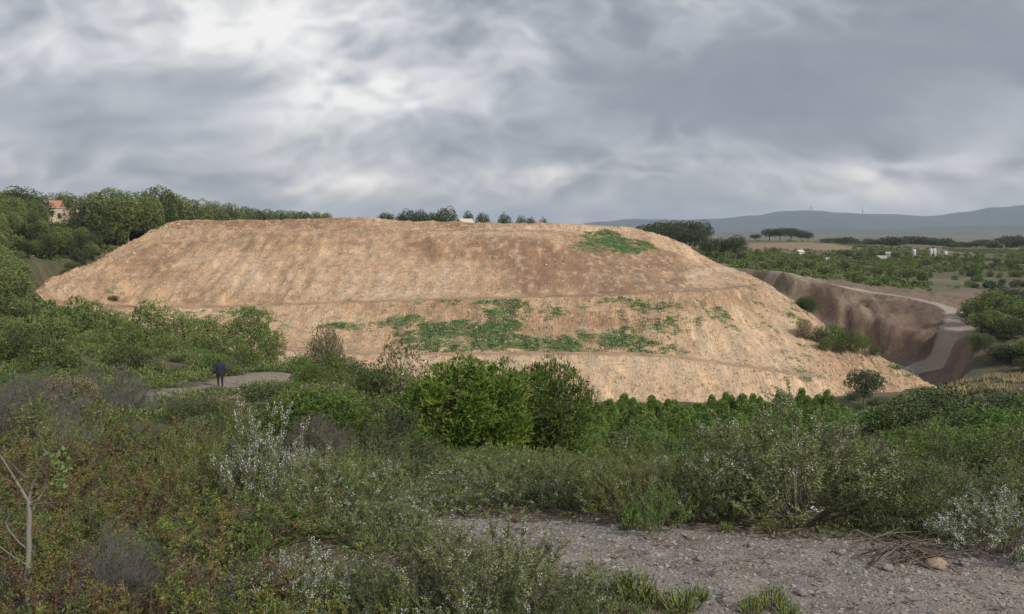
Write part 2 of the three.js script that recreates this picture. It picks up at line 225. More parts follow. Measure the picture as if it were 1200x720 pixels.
M.leaf = new THREE.MeshStandardMaterial({ vertexColors: true, color: new THREE.Color().setRGB(1.1, 1.12, 0.85), roughness: 0.62, side: THREE.DoubleSide });
M.needle = new THREE.MeshStandardMaterial({ vertexColors: true, color: new THREE.Color().setRGB(1.08, 1.1, 0.86), roughness: 0.8, side: THREE.DoubleSide });
M.petal = new THREE.MeshStandardMaterial({ vertexColors: true, roughness: 0.7, side: THREE.DoubleSide });
M.bark = new THREE.MeshStandardMaterial({ vertexColors: true, roughness: 0.95 });
M.hill = new THREE.MeshStandardMaterial({ vertexColors: true, roughness: 1 });
const plain = (r, g, b, rough = 0.9) => new THREE.MeshStandardMaterial({ color: new THREE.Color().setRGB(r, g, b), roughness: rough });

// ---------------------------------------------------------------- ground sheet
function axis(stops) { const out = []; for (let i = 0; i + 1 < stops.length; i++) { const [a, s] = stops[i], [b, e] = stops[i + 1]; let x = a; while (x < b - 1e-6) { out.push(x); const t = (x - a) / (b - a); x += Math.max(s, 1e-3) * Math.pow(e / s, clamp(t)); } } out.push(stops[stops.length - 1][0]); return out; }
function sheet(xs, zs, f, color, uvScale) {
  const nx = xs.length, nz = zs.length, pos = new Float32Array(nx * nz * 3), col = color ? new Float32Array(nx * nz * 3) : null, uv = new Float32Array(nx * nz * 2), idx = [];
  for (let j = 0; j < nz; j++) for (let i = 0; i < nx; i++) { const o = j * nx + i, x = xs[i], z = zs[j], y = f(x, z); pos.set([x, y, z], o * 3); uv.set([x * uvScale, z * uvScale], o * 2); if (col) col.set(color(x, z, y), o * 3); }
  for (let j = 0; j + 1 < nz; j++) for (let i = 0; i + 1 < nx; i++) { const a = j * nx + i, b = a + 1, c = a + nx, d = c + 1; idx.push(a, c, b, b, c, d); }
  const g = new THREE.BufferGeometry(); g.setAttribute('position', new THREE.BufferAttribute(pos, 3)); g.setAttribute('uv', new THREE.BufferAttribute(uv, 2)); if (col) g.setAttribute('color', new THREE.BufferAttribute(col, 3)); g.setIndex(idx); g.computeVertexNormals(); return g;
}
const SAND = [0.54, 0.38, 0.245], OCHRE = [0.32, 0.2, 0.12], PITB = [0.175, 0.118, 0.086], OLIVE = [0.105, 0.115, 0.05], DUST = [0.36, 0.29, 0.22];
{
  const xs = axis([[-9000, 1500], [-900, 60], [-260, 6], [-130, 1.6], [-12, 0.9], [-5, 0.17], [6, 0.17], [14, 0.9], [60, 1.5], [88, 0.9], [150, 1.2], [300, 6], [900, 60], [9000, 1500]]);
  const zs = axis([[-14000, 2000], [-1500, 70], [-420, 6], [-310, 1.5], [-290, 1.0], [-180, 1.0], [-140, 1.5], [-12, 0.9], [-8, 0.17], [-2.5, 0.17], [0, 1], [40, 8], [400, 80], [3000, 800]]);
  const color = (x, z) => {
    const d = Math.hypot(x, z), n = fbm(x * 0.15, z * 0.15, 4, 301), m = fbm(x * 1.1, z * 1.1, 3, 303);
    let c = mix3([0.20, 0.155, 0.105], OLIVE, sstep(0.35, 0.62, n + (m - 0.5) * 0.4));
    if (d < 14) c = mix3([0.215, 0.17, 0.13], c, 0.35);
    if (d > 250) { const q = fbm(x * 0.02, z * 0.02, 4, 305); c = mix3([0.13, 0.125, 0.062], [0.25, 0.205, 0.13], sstep(0.48, 0.66, q)); c = mix3(c, [0.125, 0.16, 0.055], sstep(0.55, 0.7, fbm(x * 0.013 + 5, z * 0.013, 3, 307)) * 0.4); }
    if (z < -560 && z > -760) { const [px] = pix(x, -10, z), t = sstep(868, 885, px) * sstep(1010, 985, px) * sstep(0.0, 0.3, 1) * sstep(-640, -665, z) * sstep(-735, -715, z); if (t > 0) c = mix3(c, [0.36, 0.25, 0.16], t * (0.6 + 0.4 * n)); }
    const rd = dRoad(x, z);
    const p = inPit(x, z); if (p > 0) c = mix3(c, mix3(PITB, [0.29, 0.205, 0.15], sstep(0.35, 0.7, fbm(x * 0.12, z * 0.12, 4, 311))), p); if (p > 0) { const [px, py] = pix(x, RBF(x, z), z); c = mix3(c, mix3([0.34, 0.26, 0.185], [0.21, 0.15, 0.105], sstep(0.4, 0.6, fbm(x * 0.9, z * 0.25, 3, 315))), p * sstep(975, 992, px) * sstep(1050, 1028, px) * sstep(338, 348, py) * sstep(400, 385, py)); c = mix3(c, [0.40, 0.315, 0.235], p * sstep(336, 326, py) * sstep(990, 960, px)); }
    if (z < -235 && z > -330 && x > 85) { const t = sstep(995, 1020, pix(x, -19, z)[0]) * sstep(1165, 1150, pix(x, -19, z)[0]) * sstep(-300, -290, z) * sstep(-262, -270, z); c = mix3(c, [0.27, 0.20, 0.145], t); }
    c = mix3(c, mix3([0.52, 0.45, 0.38], [0.42, 0.355, 0.295], m), sstep(0.6, -0.4, rd));
    c = mix3(c, mix3([0.50, 0.42, 0.34], [0.40, 0.33, 0.265], m), sstep(0.5, -0.3, dTrack(x, z) + (m - 0.5) * 2.4 + (n - 0.5) * 2));
    const bare = sstep(0.66, 0.74, fbm(x * 0.1 + 40, z * 0.1, 3, 313)) * sstep(20, 40, d) * sstep(150, 110, d) * sstep(-5, -30, x); c = mix3(c, DUST, bare * 0.8);
    return c;
  };
  const gnd = mesh('ground', sheet(xs, zs, (x, z) => height(x, z) - 0.035 * sstep(0, -0.15, dGravel(x, z)), color, 1 / 3), M.ground);
  tag(gnd, 'scrubby brown earth hillside sloping down to the valley and plain', 'ground', null, 'structure');
  // gravel path surface, a thin sheet with a ragged edge
  const gx = axis([[-2.2, 0.06], [5.2, 0.06]]), gz = axis([[-7.2, 0.06], [-1, 0.06]]);
  const g = sheet(gx, gz, (x, z) => height(x, z) + 0.006, null, 1 / 1.3), keep = [], P = g.attributes.position, I = g.index.array;
  for (let k = 0; k < I.length; k += 3) { const x = P.getX(I[k]), z = P.getZ(I[k]); if (dGravel(x, z) + (fbm(x * 3, z * 3, 3, 321) - 0.5) * 0.5 < 0.12) keep.push(I[k], I[k + 1], I[k + 2]); }
  g.setIndex(keep);
  tag(mesh('path', g, M.gravel), 'pale gravel footpath between the rosemary bushes', 'path', null, 'structure');
}

// ---------------------------------------------------------------- the mound mesh
const ell = (list, px, py) => { let m = 0; for (const [x, y, w, h, k = 1] of list) { const q = ((px - x) / w) ** 2 + ((py - y) / h) ** 2; m = Math.max(m, k * sstep(1.25, 0.5, q)); } return m; };
const BROWN = [[700, 315, 110, 34], [560, 290, 90, 16, 0.8], [430, 262, 220, 7, 0.7], [750, 320, 60, 22], [800, 350, 80, 16, 0.5], [180, 300, 30, 14, 0.6], [330, 285, 120, 12, 0.4], [640, 335, 60, 14, 0.7], [690, 450, 60, 20, 0.35], [690, 375, 40, 12, 0.4], [590, 390, 40, 10, 0.35]];
const PALE = [[828, 318, 26, 4, 1.2], [640, 442, 330, 26, 0.5], [690, 268, 60, 6, 0.8], [800, 300, 40, 14, 0.6], [880, 400, 90, 40, 0.6], [400, 315, 70, 25, 0.35], [560, 345, 150, 6, 0.3], [460, 256, 60, 3, 1]];
const SHOULDER = [[804, 326], [815, 322], [830, 318], [848, 315], [862, 316], [880, 320]];
function soilColor(p, u, seg, t) {
  const [px, py] = pix(...p), n = fbm(p[0] * 0.07, p[2] * 0.11, 4, 331), f = fbm(p[0] * 0.7, t * 14 + seg * 5, 3, 337), st = fbm(p[0] * 0.35, t * 2.5 + seg * 7, 4, 341);
  let b = ell(BROWN, px, py) * 0.9 + (n - 0.50) * 1.3 + (st - 0.5) * 1.1;
  b -= ell(PALE, px, py) * 0.5;
  if (seg === 5 || seg === 7 || seg === 3) b += 0.55; if (seg === 2 && px < 430) b += 0.45; if (seg === 8) b = b * 0.4 - 0.25; if (seg === 6) b += 0.2; if (seg === 4) b += 0.16; b += (fbm(p[0] * 0.02, p[1] * 0.9, 3, 349) - 0.5) * (seg === 4 ? 0.9 : 0.4);
  let c = b < 0 ? mix3(SAND, [0.62, 0.475, 0.335], clamp(-b * 2)) : mix3(SAND, OCHRE, clamp(b, 0, 1));
  c = mix3(c, [0.62, 0.47, 0.33], sstep(0.56, 0.72, f) * 0.6);
  c = mix3(c, [0.27, 0.175, 0.11], sstep(0.60, 0.75, fbm(p[0] * 0.9 + 3, p[2] * 0.9 + t * 9, 3, 347)) * 0.5);
  { let dr = 99; for (let i = 0; i + 1 < SHOULDER.length; i++) { const [ax, ay] = SHOULDER[i], [bx, by] = SHOULDER[i + 1]; if (px >= ax && px <= bx) dr = Math.abs(py - mix(ay, by, (px - ax) / (bx - ax))); } c = mix3(c, [0.56, 0.47, 0.385], sstep(2.6, 1.2, dr)); }   // the pale haul track crossing the shoulder
  return c;
}
{
  const NU = 640, total = ROW_N.reduce((a, b) => a + b, 0), pos = [], col = [], uv = [], idx = [];
  let vd = 0;
  for (let s = 0; s < NR - 1; s++) for (let k = 0; k < ROW_N[s] + (s === NR - 2 ? 1 : 0); k++) {
    const t = k / ROW_N[s];
    for (let i = 0; i <= NU; i++) { const p = moundAt(i / NU, s, t); pos.push(...p); col.push(...soilColor(p, i / NU, s, t)); uv.push(p[0] / 16, (p[2] * 0.9 + p[1]) / 16); }
  }
  for (let j = 0; j < total; j++) for (let i = 0; i < NU; i++) { const a = j * (NU + 1) + i, b = a + 1, c = a + NU + 1, d = c + 1; idx.push(a, c, b, b, c, d); }
  const g = new THREE.BufferGeometry(); g.setAttribute('position', new THREE.Float32BufferAttribute(pos, 3)); g.setAttribute('color', new THREE.Float32BufferAttribute(col, 3)); g.setAttribute('uv', new THREE.Float32BufferAttribute(uv, 2)); g.setIndex(idx); g.computeVertexNormals();
  tag(mesh('terraced_hill', g, M.soil), 'broad terraced mound of bare sandy earth with green patches', 'earth mound', null, 'structure');
}
// a point of the mound's face for a pixel, by search over the loft
const FACE = []; for (const s of [2, 4, 6, 8]) for (let k = 0; k <= 24; k++) for (let i = 0; i <= 300; i++) { const p = moundAt(i / 300, s, k / 24); FACE.push([...pix(...p), p]); }
const onMound = (px, py) => { let m = 1e9, q = null; for (const [x, y, p] of FACE) { const d = (x - px) ** 2 + ((y - py) * 2) ** 2 ; if (d < m) { m = d; q = p; } } return q; };

// ---------------------------------------------------------------- far ridges
function ridge(name, label, line, depth, back, base, seed, cA, cB) {
  const N = 520, K = 36, pos = [], col = [], idx = [];
  const X0 = line[0][0], X1 = line[line.length - 1][0];
  for (let k = 0; k <= K; k++) for (let i = 0; i <= N; i++) {
    const px = mix(X0, X1, i / N); let j = 0; while (j + 2 < line.length && line[j + 1][0] < px) j++;
    const [ax, ay] = line[j], [bx, by] = line[j + 1], py = mix(ay, by, sstep(ax, bx, px)) , top = at(px, py, depth)[1], t = k / K, z = -depth + (0.5 - t) * -2 * 0 + mix(back, -back * 0.7, t);
    const prof = t < 0.5833 ? sstep(0, 0.5833, t) * 0.5 + (t / 0.5833) * 0.5 : 1 - (t - 0.5833) / 0.4167;
    const x = (px - 600) / F * depth * 1.0, q = prof * (1 - prof) * 4;
    const gul = Math.abs(fbm(x * 0.0016, z * 0.0007, 4, seed) - 0.5) * 2;
    const y = mix(base, top, prof) - q * gul * (top - base) * 0.35 + (fbm(x * 0.004, z * 0.004, 3, seed + 5) - 0.5) * 14 * sstep(0, 0.3, prof);
    pos.push(x, y, z); col.push(...mix3(cA, cB, fbm(x * 0.004, z * 0.004, 4, seed + 9)));
  }
  for (let j = 0; j < K; j++) for (let i = 0; i < N; i++) { const a = j * (N + 1) + i, b = a + 1, c = a + N + 1, d = c + 1; idx.push(a, b, c, b, d, c); }
  const g = new THREE.BufferGeometry(); g.setAttribute('position', new THREE.Float32BufferAttribute(pos, 3)); g.setAttribute('color', new THREE.Float32BufferAttribute(col, 3)); g.setIndex(idx); g.computeVertexNormals();
  return tag(mesh(name, g, M.hill), label, 'hills', null, 'structure');
}
ridge('mountain_ridge', 'high hazy blue mountain ridge along the horizon', [[-900, 262], [-300, 266], [200, 268], [560, 269], [660, 265], [705, 259.5], [740, 257], [800, 257.5], [840, 256], [880, 252.5], [915, 248], [945, 246.5], [985, 249], [1030, 251], [1085, 254], [1125, 249], [1160, 243.5], [1205, 240], [1280, 238], [1400, 244], [1700, 255], [2200, 262]], 9000, 2200, -60, 401, [0.03, 0.042, 0.032], [0.05, 0.055, 0.04]);
ridge('foothills', 'lower wooded foothills in front of the blue ridge', [[300, 276], [640, 275], [760, 273], [860, 273], [930, 270], [990, 268], [1040, 269], [1100, 265], [1150, 264], [1200, 263], [1320, 260], [1500, 266], [1800, 272]], 5500, 1300, -60, 421, [0.035, 0.05, 0.025], [0.09, 0.085, 0.055]);

// ---------------------------------------------------------------- plant building
class Buf {
  constructor() { this.p = []; this.n = []; this.c = []; this.i = []; }
  // flat leaf: base p, along d (unit), across s (unit)
  leaf(px, py, pz, dx, dy, dz, sx, sy, sz, len, wid, c, mid = 0.45, bend = 0) {
    const o = this.p.length / 3, w = wid / 2, nx = dy * sz - dz * sy, ny = dz * sx - dx * sz, nz = dx * sy - dy * sx, m = len * mid, b = bend * len;
    this.p.push(px, py, pz, px + dx * m + sx * w + nx * b, py + dy * m + sy * w + ny * b, pz + dz * m + sz * w + nz * b, px + dx * len, py + dy * len, pz + dz * len, px + dx * m - sx * w + nx * b, py + dy * m - sy * w + ny * b, pz + dz * m - sz * w + nz * b);
    for (let k = 0; k < 4; k++) { this.n.push(-nx, -ny, -nz); this.c.push(c[0], c[1], c[2]); }
    this.i.push(o, o + 1, o + 2, o, o + 2, o + 3);
  }
  tri(px, py, pz, dx, dy, dz, sx, sy, sz, len, wid, c) {
    const o = this.p.length / 3, w = wid / 2, nx = dy * sz - dz * sy, ny = dz * sx - dx * sz, nz = dx * sy - dy * sx;
    this.p.push(px - sx * w, py - sy * w, pz - sz * w, px + sx * w, py + sy * w, pz + sz * w, px + dx * len, py + dy * len, pz + dz * len);
    for (let k = 0; k < 3; k++) { this.n.push(-nx, -ny, -nz); this.c.push(c[0], c[1], c[2]); }
    this.i.push(o, o + 1, o + 2);
  }
  // tapered tube through points [x,y,z,r]
  tube(path, sides, c0, c1 = c0) {
    const o = this.p.length / 3, L = path.length;
    for (let k = 0; k < L; k++) {
      const a = path[Math.max(0, k - 1)], b = path[Math.min(L - 1, k + 1)]; let tx = b[0] - a[0], ty = b[1] - a[1], tz = b[2] - a[2]; const l = Math.hypot(tx, ty, tz) || 1; tx /= l; ty /= l; tz /= l;
      let ux = ty, uy = -tx, uz = 0; if (Math.abs(tz) > 0.9) { ux = 0; uy = tz; uz = -ty; } const ul = Math.hypot(ux, uy, uz) || 1; ux /= ul; uy /= ul; uz /= ul;
      const vx = ty * uz - tz * uy, vy = tz * ux - tx * uz, vz = tx * uy - ty * ux, [x, y, z, r] = path[k], c = mix3(c0, c1, k / (L - 1));
      for (let s = 0; s < sides; s++) { const q = s / sides * Math.PI * 2, e = Math.cos(q), f = Math.sin(q), nx = ux * e + vx * f, ny = uy * e + vy * f, nz = uz * e + vz * f; this.p.push(x + nx * r, y + ny * r, z + nz * r); this.n.push(nx, ny, nz); this.c.push(...c); }
    }
    for (let k = 0; k + 1 < L; k++) for (let s = 0; s < sides; s++) { const a = o + k * sides + s, b = o + k * sides + (s + 1) % sides, c = a + sides, d = b + sides; this.i.push(a, b, c, b, d, c); }
  }
  geo() { const g = new THREE.BufferGeometry(); g.setAttribute('position', new THREE.Float32BufferAttribute(this.p, 3)); g.setAttribute('normal', new THREE.Float32BufferAttribute(this.n, 3)); g.setAttribute('color', new THREE.Float32BufferAttribute(this.c, 3)); g.setIndex(this.i); return g; }
}
const unit = (v) => { const l = Math.hypot(v[0], v[1], v[2]) || 1; return [v[0] / l, v[1] / l, v[2] / l]; };
const rdir = (R) => { const y = R() * 2 - 1, a = R() * 6.28318, s = Math.sqrt(1 - y * y); return [s * Math.cos(a), y, s * Math.sin(a)]; };
function across(d, R) { const q = rdir(R), k = q[0] * d[0] + q[1] * d[1] + q[2] * d[2]; return unit([q[0] - k * d[0], q[1] - k * d[1], q[2] - k * d[2]]); }
const vary = (c, R, k = 0.25) => { const f = 1 + (R() - 0.5) * 2 * k, g = 1 + (R() - 0.5) * k * 0.6; return [c[0] * f * g, c[1] * f, c[2] * f / g]; };

// a bush of arching stems with leafy twigs; unit: radius about 1, height about 1 unless given
function bush(seed, o) {
  const R = rng(seed), wood = new Buf(), leaf = new Buf(), flower = new Buf();
  const { stems = 40, H = 1, rad = 0.8, twigs = 8, twigLen = 0.2, perTwig = 30, len = 0.03, wid = 0.006, colors, bark = [0.17, 0.14, 0.11], stemR = 0.008, up = 0.5, flowers = 0, flowerSize = 0.012, spread = 60, leafUp = 0.5, lob = 0.35, dead = 0, triLeaf = false, wildness = 0.15, drop = 0.25 } = o;
  const phase = R() * 9;
  for (let s = 0; s < stems; s++) {
    const a = (s + R()) / stems * 6.28318 * 5.236, tilt = Math.pow(R(), 0.6) * spread * Math.PI / 180;
    const lumpy = 1 - lob * 0.5 + lob * (vnoise(Math.cos(a) * 1.5 + phase, Math.sin(a) * 1.5 + tilt * 1.6 + phase, seed) );
    const L = lumpy * (0.82 + R() * 0.28) * Math.hypot(Math.cos(tilt) * H, Math.sin(tilt) * rad);
    const hx = Math.cos(a), hz = Math.sin(a), b0 = 0.10 * rad * Math.sqrt(R()) + tilt * 0.06 * rad, bx = hx * b0, bz = hz * b0;
    const ex = bx + hx * Math.sin(tilt) * L, ez = bz + hz * Math.sin(tilt) * L, ey = Math.cos(tilt) * L;
    const mx = mix(bx, ex, 0.55) + (R() - 0.5) * wildness * L, mz = mix(bz, ez, 0.55) + (R() - 0.5) * wildness * L, my = ey * (0.42 - drop * 0.5 * Math.sin(tilt));
    const P = (t) => { const i = 1 - t; return [i * i * bx + 2 * i * t * mx + t * t * ex, i * i * -0.04 + 2 * i * t * my + t * t * ey, i * i * bz + 2 * i * t * mz + t * t * ez]; };
    const path = []; for (let k = 0; k <= 5; k++) path.push([...P(k / 5), stemR * (1 - 0.75 * k / 5)]);
    wood.tube(path, 4, vary(bark, R, 0.2));
    const tone = colors[Math.floor(Math.pow(R(), 1.2) * colors.length)], deadStem = R() < dead;
    for (let w = 0; w < twigs; w++) {
      const t = w === 0 ? 1 : 0.3 + 0.7 * Math.pow(R(), 0.65), p = P(Math.min(t, 0.99)), q = P(Math.min(t + 0.01, 1)), base = unit([q[0] - p[0], q[1] - p[1], q[2] - p[2]]);
      const rd = rdir(R), td = unit([base[0] * 0.7 + rd[0] * 0.75, base[1] * 0.5 + rd[1] * 0.5 + up, base[2] * 0.7 + rd[2] * 0.75]), tl = twigLen * (0.6 + R() * 0.7);
      const e = [p[0] + td[0] * tl, p[1] + td[1] * tl, p[2] + td[2] * tl];
      wood.tube([[...p, stemR * 0.35], [...e, stemR * 0.15]], 3, vary(bark, R, 0.2));
      if (deadStem) { for (let k = 0; k < 4; k++) { const f = R(), rq = rdir(R), l = tl * 0.6; wood.tube([[mix(p[0], e[0], f), mix(p[1], e[1], f), mix(p[2], e[2], f), stemR * 0.2], [mix(p[0], e[0], f) + rq[0] * l, mix(p[1], e[1], f) + Math.abs(rq[1]) * l, mix(p[2], e[2], f) + rq[2] * l, stemR * 0.1]], 3, vary(bark, R)); } continue; }
      const tc = vary(R() < 0.75 ? tone : colors[Math.floor(R() * colors.length)], R, 0.18), bloom = flowers > 0 && R() < flowers;
      for (let k = 0; k < perTwig; k++) {
        const f = (k + R()) / perTwig, x = mix(p[0], e[0], f), y = mix(p[1], e[1], f), z = mix(p[2], e[2], f), oq = rdir(R), d = unit([td[0] * leafUp + oq[0], td[1] * leafUp + oq[1] + 0.15, td[2] * leafUp + oq[2]]), sd = across(d, R), l = len * (0.7 + R() * 0.6), c = vary(tc, R, 0.2);
        if (triLeaf) leaf.tri(x, y, z, ...d, ...sd, l, wid * (0.8 + 0.4 * R()), c); else leaf.leaf(x, y, z, ...d, ...sd, l, wid * (0.8 + 0.4 * R()), c, 0.5, 0.08);
      }
      if (bloom) for (let k = 0; k < 5; k++) {
        const f = 0.35 + 0.65 * R(), x = mix(p[0], e[0], f), y = mix(p[1], e[1], f), z = mix(p[2], e[2], f);
        for (let m = 0; m < 4; m++) { const d = rdir(R), sd = across(d, R); flower.leaf(x + d[0] * flowerSize, y + d[1] * flowerSize, z + d[2] * flowerSize, ...d, ...sd, flowerSize * (0.8 + R() * 0.5), flowerSize * 0.8, vary([0.68, 0.69, 0.74], R, 0.12), 0.6, 0.15); }
      }
    }
  }
  return { wood: wood.geo(), leaf: leaf.p.length ? leaf.geo() : null, flower: flower.p.length ? flower.geo() : null, H, rad };
}
// a shrub or tree crown of many leaf tufts spread through lobes; unit size 1 high
function crownTree(seed, o) {
  const R = rng(seed), wood = new Buf(), leaf = new Buf();
  const { trunk = 0.35, rad = 0.36, lobes = 14, tufts = 150, per = 3, size = 0.05, wid = 0.45, colors, bark = [0.14, 0.11, 0.09], trunkR = 0.022, flat = 1, top = 1, cone = 0, lobeR = 0.16, lean = 0.05, hollow = 0.5, upward = 0.35, limbs = true } = o;
  const lx = (R() - 0.5) * 2 * lean, lz = (R() - 0.5) * 2 * lean, path = [];
  const th = trunk + (top - trunk) * 0.75;
  for (let k = 0; k <= 6; k++) { const t = k / 6; path.push([lx * t + Math.sin(t * 5 + seed) * 0.012, t * th - 0.02, lz * t + Math.cos(t * 4 + seed) * 0.012, trunkR * (1.15 - 0.85 * t)]); }
  wood.tube(path, 6, bark);
  const cy = (trunk + top) / 2, ch = (top - trunk) / 2;
  for (let l = 0; l < lobes; l++) {
    const g = (l + 0.5) / lobes, yy = 1 - 2 * g, aa = l * 2.39996 + R() * 0.8, rr = Math.sqrt(Math.max(0, 1 - yy * yy)) * (cone ? mix(1, clamp((1 - yy) / 1.5, 0.1, 1.1), cone) : 1);
    const fill = 0.62 + R() * 0.2, X = lx * 0.8 + Math.cos(aa) * rr * rad * fill, Z = lz * 0.8 + Math.sin(aa) * rr * rad * fill, Y = cy + yy * ch * 0.78 + (R() - 0.5) * 0.05;
    if (limbs) { const sy = clamp(Y - 0.15 - R() * 0.1, trunk * 0.5, th), st = sy / th; wood.tube([[lx * st, sy, lz * st, trunkR * 0.45], [mix(lx * st, X, 0.5), mix(sy, Y, 0.42), mix(lz * st, Z, 0.5), trunkR * 0.3], [X, Y, Z, trunkR * 0.12]], 4, bark); }
    const lr = lobeR * (0.75 + R() * 0.55) * (cone ? mix(1, clamp((1 - yy) / 1.4, 0.45, 1.1), cone) : 1), tone = vary(colors[Math.floor(R() * colors.length)], R, 0.14);
    for (let k = 0; k < tufts; k++) {
      const q = rdir(R), rad3 = lr * (hollow + (1 - hollow) * Math.cbrt(R())) * (0.85 + 0.3 * vnoise(q[0] * 2.5 + l, q[2] * 2.5 + q[1] * 2 + l, seed)), x = X + q[0] * rad3, y = Y + q[1] * rad3 * flat, z = Z + q[2] * rad3;
      const base = unit([q[0], q[1] * 0.7 + upward, q[2]]), tc = vary(tone, R, 0.22);
      for (let m = 0; m < per; m++) { const e = rdir(R), d = unit([base[0] + e[0] * 0.8, base[1] + e[1] * 0.8, base[2] + e[2] * 0.8]), sd = across(d, R), s = size * (0.6 + R() * 0.8); leaf.leaf(x, y, z, ...d, ...sd, s, s * wid, vary(tc, R, 0.12), 0.5, 0.1); }
    }
  }
  return { wood: wood.geo(), leaf: leaf.geo(), flower: null, H: top, rad };
}
// thing from a plant form: scaled so that its top stands at topPy and its width is widthPx in the photograph
const SEEN = { n: 0 };
function plant(form, name, label, category, grp, px, d, H, W, turn, leafMat = M.leaf, names = ['stem', 'foliage']) {
  const [x, y, z] = ground(px, d), g = group(name, x, y, z, turn);
  dress(g, form, H / form.H, W / 2 / form.rad, leafMat, names);
  return tag(g, label, category, grp);
}
function dress(g, form, sy, sx, leafMat, names) {
  g.scale.set(sx, sy, sx);
  mesh(names[0], form.wood, M.bark, g); if (form.leaf) mesh(names[1], form.leaf, leafMat, g); if (form.flower) mesh('blossom', form.flower, M.petal, g);
}
function fit(px, d, topPy, widthPx) { const [x, y, z] = ground(px, d); const top = at(px, topPy, d)[1]; return [Math.max(0.15, top - y), widthPx / F * d]; }
const T2 = Math.PI * 2;

// ---------------------------------------------------------------- unseen broken cloud added behind the viewer to part-shade the near hillside
{
  const R = rng(701), S = sun.position.clone().sub(sun.target.position).normalize(), H = 420, white = new THREE.MeshStandardMaterial({ color: new THREE.Color().setRGB(0.85, 0.85, 0.86), roughness: 1 });
  const puff = (() => { const g = new THREE.IcosahedronGeometry(1, 3), P = g.attributes.position; for (let i = 0; i < P.count; i++) { const x = P.getX(i), y = P.getY(i), z = P.getZ(i), f = 0.8 + 0.35 * vnoise(x * 2 + 9, y * 2 + z * 2.6 + 9, 703); P.setXYZ(i, x * f, y * f * 0.55, z * f); } g.computeVertexNormals(); return g; })();
  const cloud = (label, spots) => { const gs = spots.map(([x, z, r]) => { const k = (H + (R() - 0.5) * 30) / S.y, m = puff.clone(); m.rotateY(R() * 6); m.scale(r, r, r); m.translate(x + S.x * k, S.y * k, z + S.z * k); return m; }); const c = mesh('cloud', mergeGeometries(gs), white); tag(c, label, 'cloud', null, 'structure'); };
  const A = [];
  for (let x = -190; x <= 240; x += 27) for (let z = 150; z >= -60; z -= 27) { if (R() < 0.66) continue; if (z < -60 && x < -30) continue; A.push([x + (R() - 0.5) * 12, z + (R() - 0.5) * 12, 13.5 + R() * 5]); }
  cloud('unseen broken cloud added behind the viewer to shade the near hillside', A);
}
// ---------------------------------------------------------------- plant forms
const GREY = [[0.12, 0.15, 0.055], [0.145, 0.17, 0.075], [0.09, 0.125, 0.04], [0.165, 0.18, 0.095]];
const ROSC = [[[0.15, 0.175, 0.075], [0.17, 0.19, 0.095], [0.12, 0.15, 0.055]], [[0.115, 0.155, 0.04], [0.14, 0.175, 0.05], [0.09, 0.13, 0.035]], [[0.075, 0.11, 0.032], [0.095, 0.13, 0.042], [0.06, 0.09, 0.028]], [[0.165, 0.19, 0.10], [0.14, 0.17, 0.075]], [[0.15, 0.175, 0.04], [0.12, 0.155, 0.035], [0.17, 0.185, 0.055]]];
const LENT = [[0.09, 0.14, 0.03], [0.12, 0.16, 0.03], [0.07, 0.11, 0.026], [0.17, 0.17, 0.03], [0.12, 0.085, 0.042]];
const RED = [[0.105, 0.125, 0.032], [0.125, 0.075, 0.045], [0.085, 0.12, 0.03], [0.15, 0.12, 0.035], [0.11, 0.058, 0.042], [0.13, 0.14, 0.035]];
const FRESH = [[0.095, 0.17, 0.03], [0.13, 0.20, 0.04], [0.075, 0.135, 0.03]];
const OLV = [[0.105, 0.135, 0.034], [0.135, 0.155, 0.045], [0.075, 0.105, 0.028]];
const DRK = [[0.045, 0.07, 0.025], [0.06, 0.085, 0.03], [0.075, 0.09, 0.035]];
const PINE = [[0.12, 0.15, 0.055], [0.14, 0.17, 0.065], [0.10, 0.13, 0.05]];
const PINELT = [[0.12, 0.155, 0.05], [0.145, 0.175, 0.06], [0.10, 0.14, 0.045]];
const PINEDK = [[0.042, 0.06, 0.028], [0.05, 0.07, 0.03], [0.06, 0.075, 0.035]];
const BRITE = [[0.125, 0.20, 0.026], [0.095, 0.16, 0.024], [0.17, 0.225, 0.04], [0.11, 0.18, 0.028]];
const DRY = [[0.19, 0.16, 0.12], [0.15, 0.14, 0.10], [0.22, 0.18, 0.13]];
const many = (n, f) => Array.from({ length: n }, (_, i) => f(i));
const rosForms = many(5, (i) => bush(1000 + i * 7, { stems: 70, twigs: 10, twigLen: 0.2, perTwig: 32, len: 0.034, wid: 0.0085, colors: ROSC[i], flowers: [0.2, 0.28, 0.08, 0.55, 0.12][i], flowerSize: i === 3 ? 0.016 : 0.011, up: 0.65, spread: 72, lob: 0.5, wildness: 0.25 }));
const tallRos = bush(1101, { stems: 26, H: 1, rad: 0.5, twigs: 12, twigLen: 0.16, perTwig: 24, len: 0.034, wid: 0.008, colors: GREY, flowers: 0.7, flowerSize: 0.012, up: 0.9, spread: 46, lob: 0.8, wildness: 0.3 });
const lentForms = many(3, (i) => bush(1200 + i * 11, { stems: 40, twigs: 11, twigLen: 0.19, perTwig: 22, len: 0.04, wid: 0.017, colors: i === 0 ? LENT : i === 1 ? RED : [...LENT, ...RED], up: 0.35, spread: 74, bark: [0.16, 0.10, 0.08], lob: 0.5, dead: 0.08 }));
const freshForm = bush(1301, { stems: 30, twigs: 9, twigLen: 0.2, perTwig: 20, len: 0.045, wid: 0.016, colors: FRESH, up: 0.5, spread: 62 });
const greyForms = many(2, (i) => bush(1400 + i * 3, { stems: 110, twigs: 16, twigLen: 0.2, perTwig: 6, len: 0.02, wid: 0.006, colors: DRY, dead: 1, bark: [[0.165, 0.155, 0.14], [0.15, 0.13, 0.11]][i], stemR: 0.009, spread: 80, up: 0.3, lob: 0.25 }));
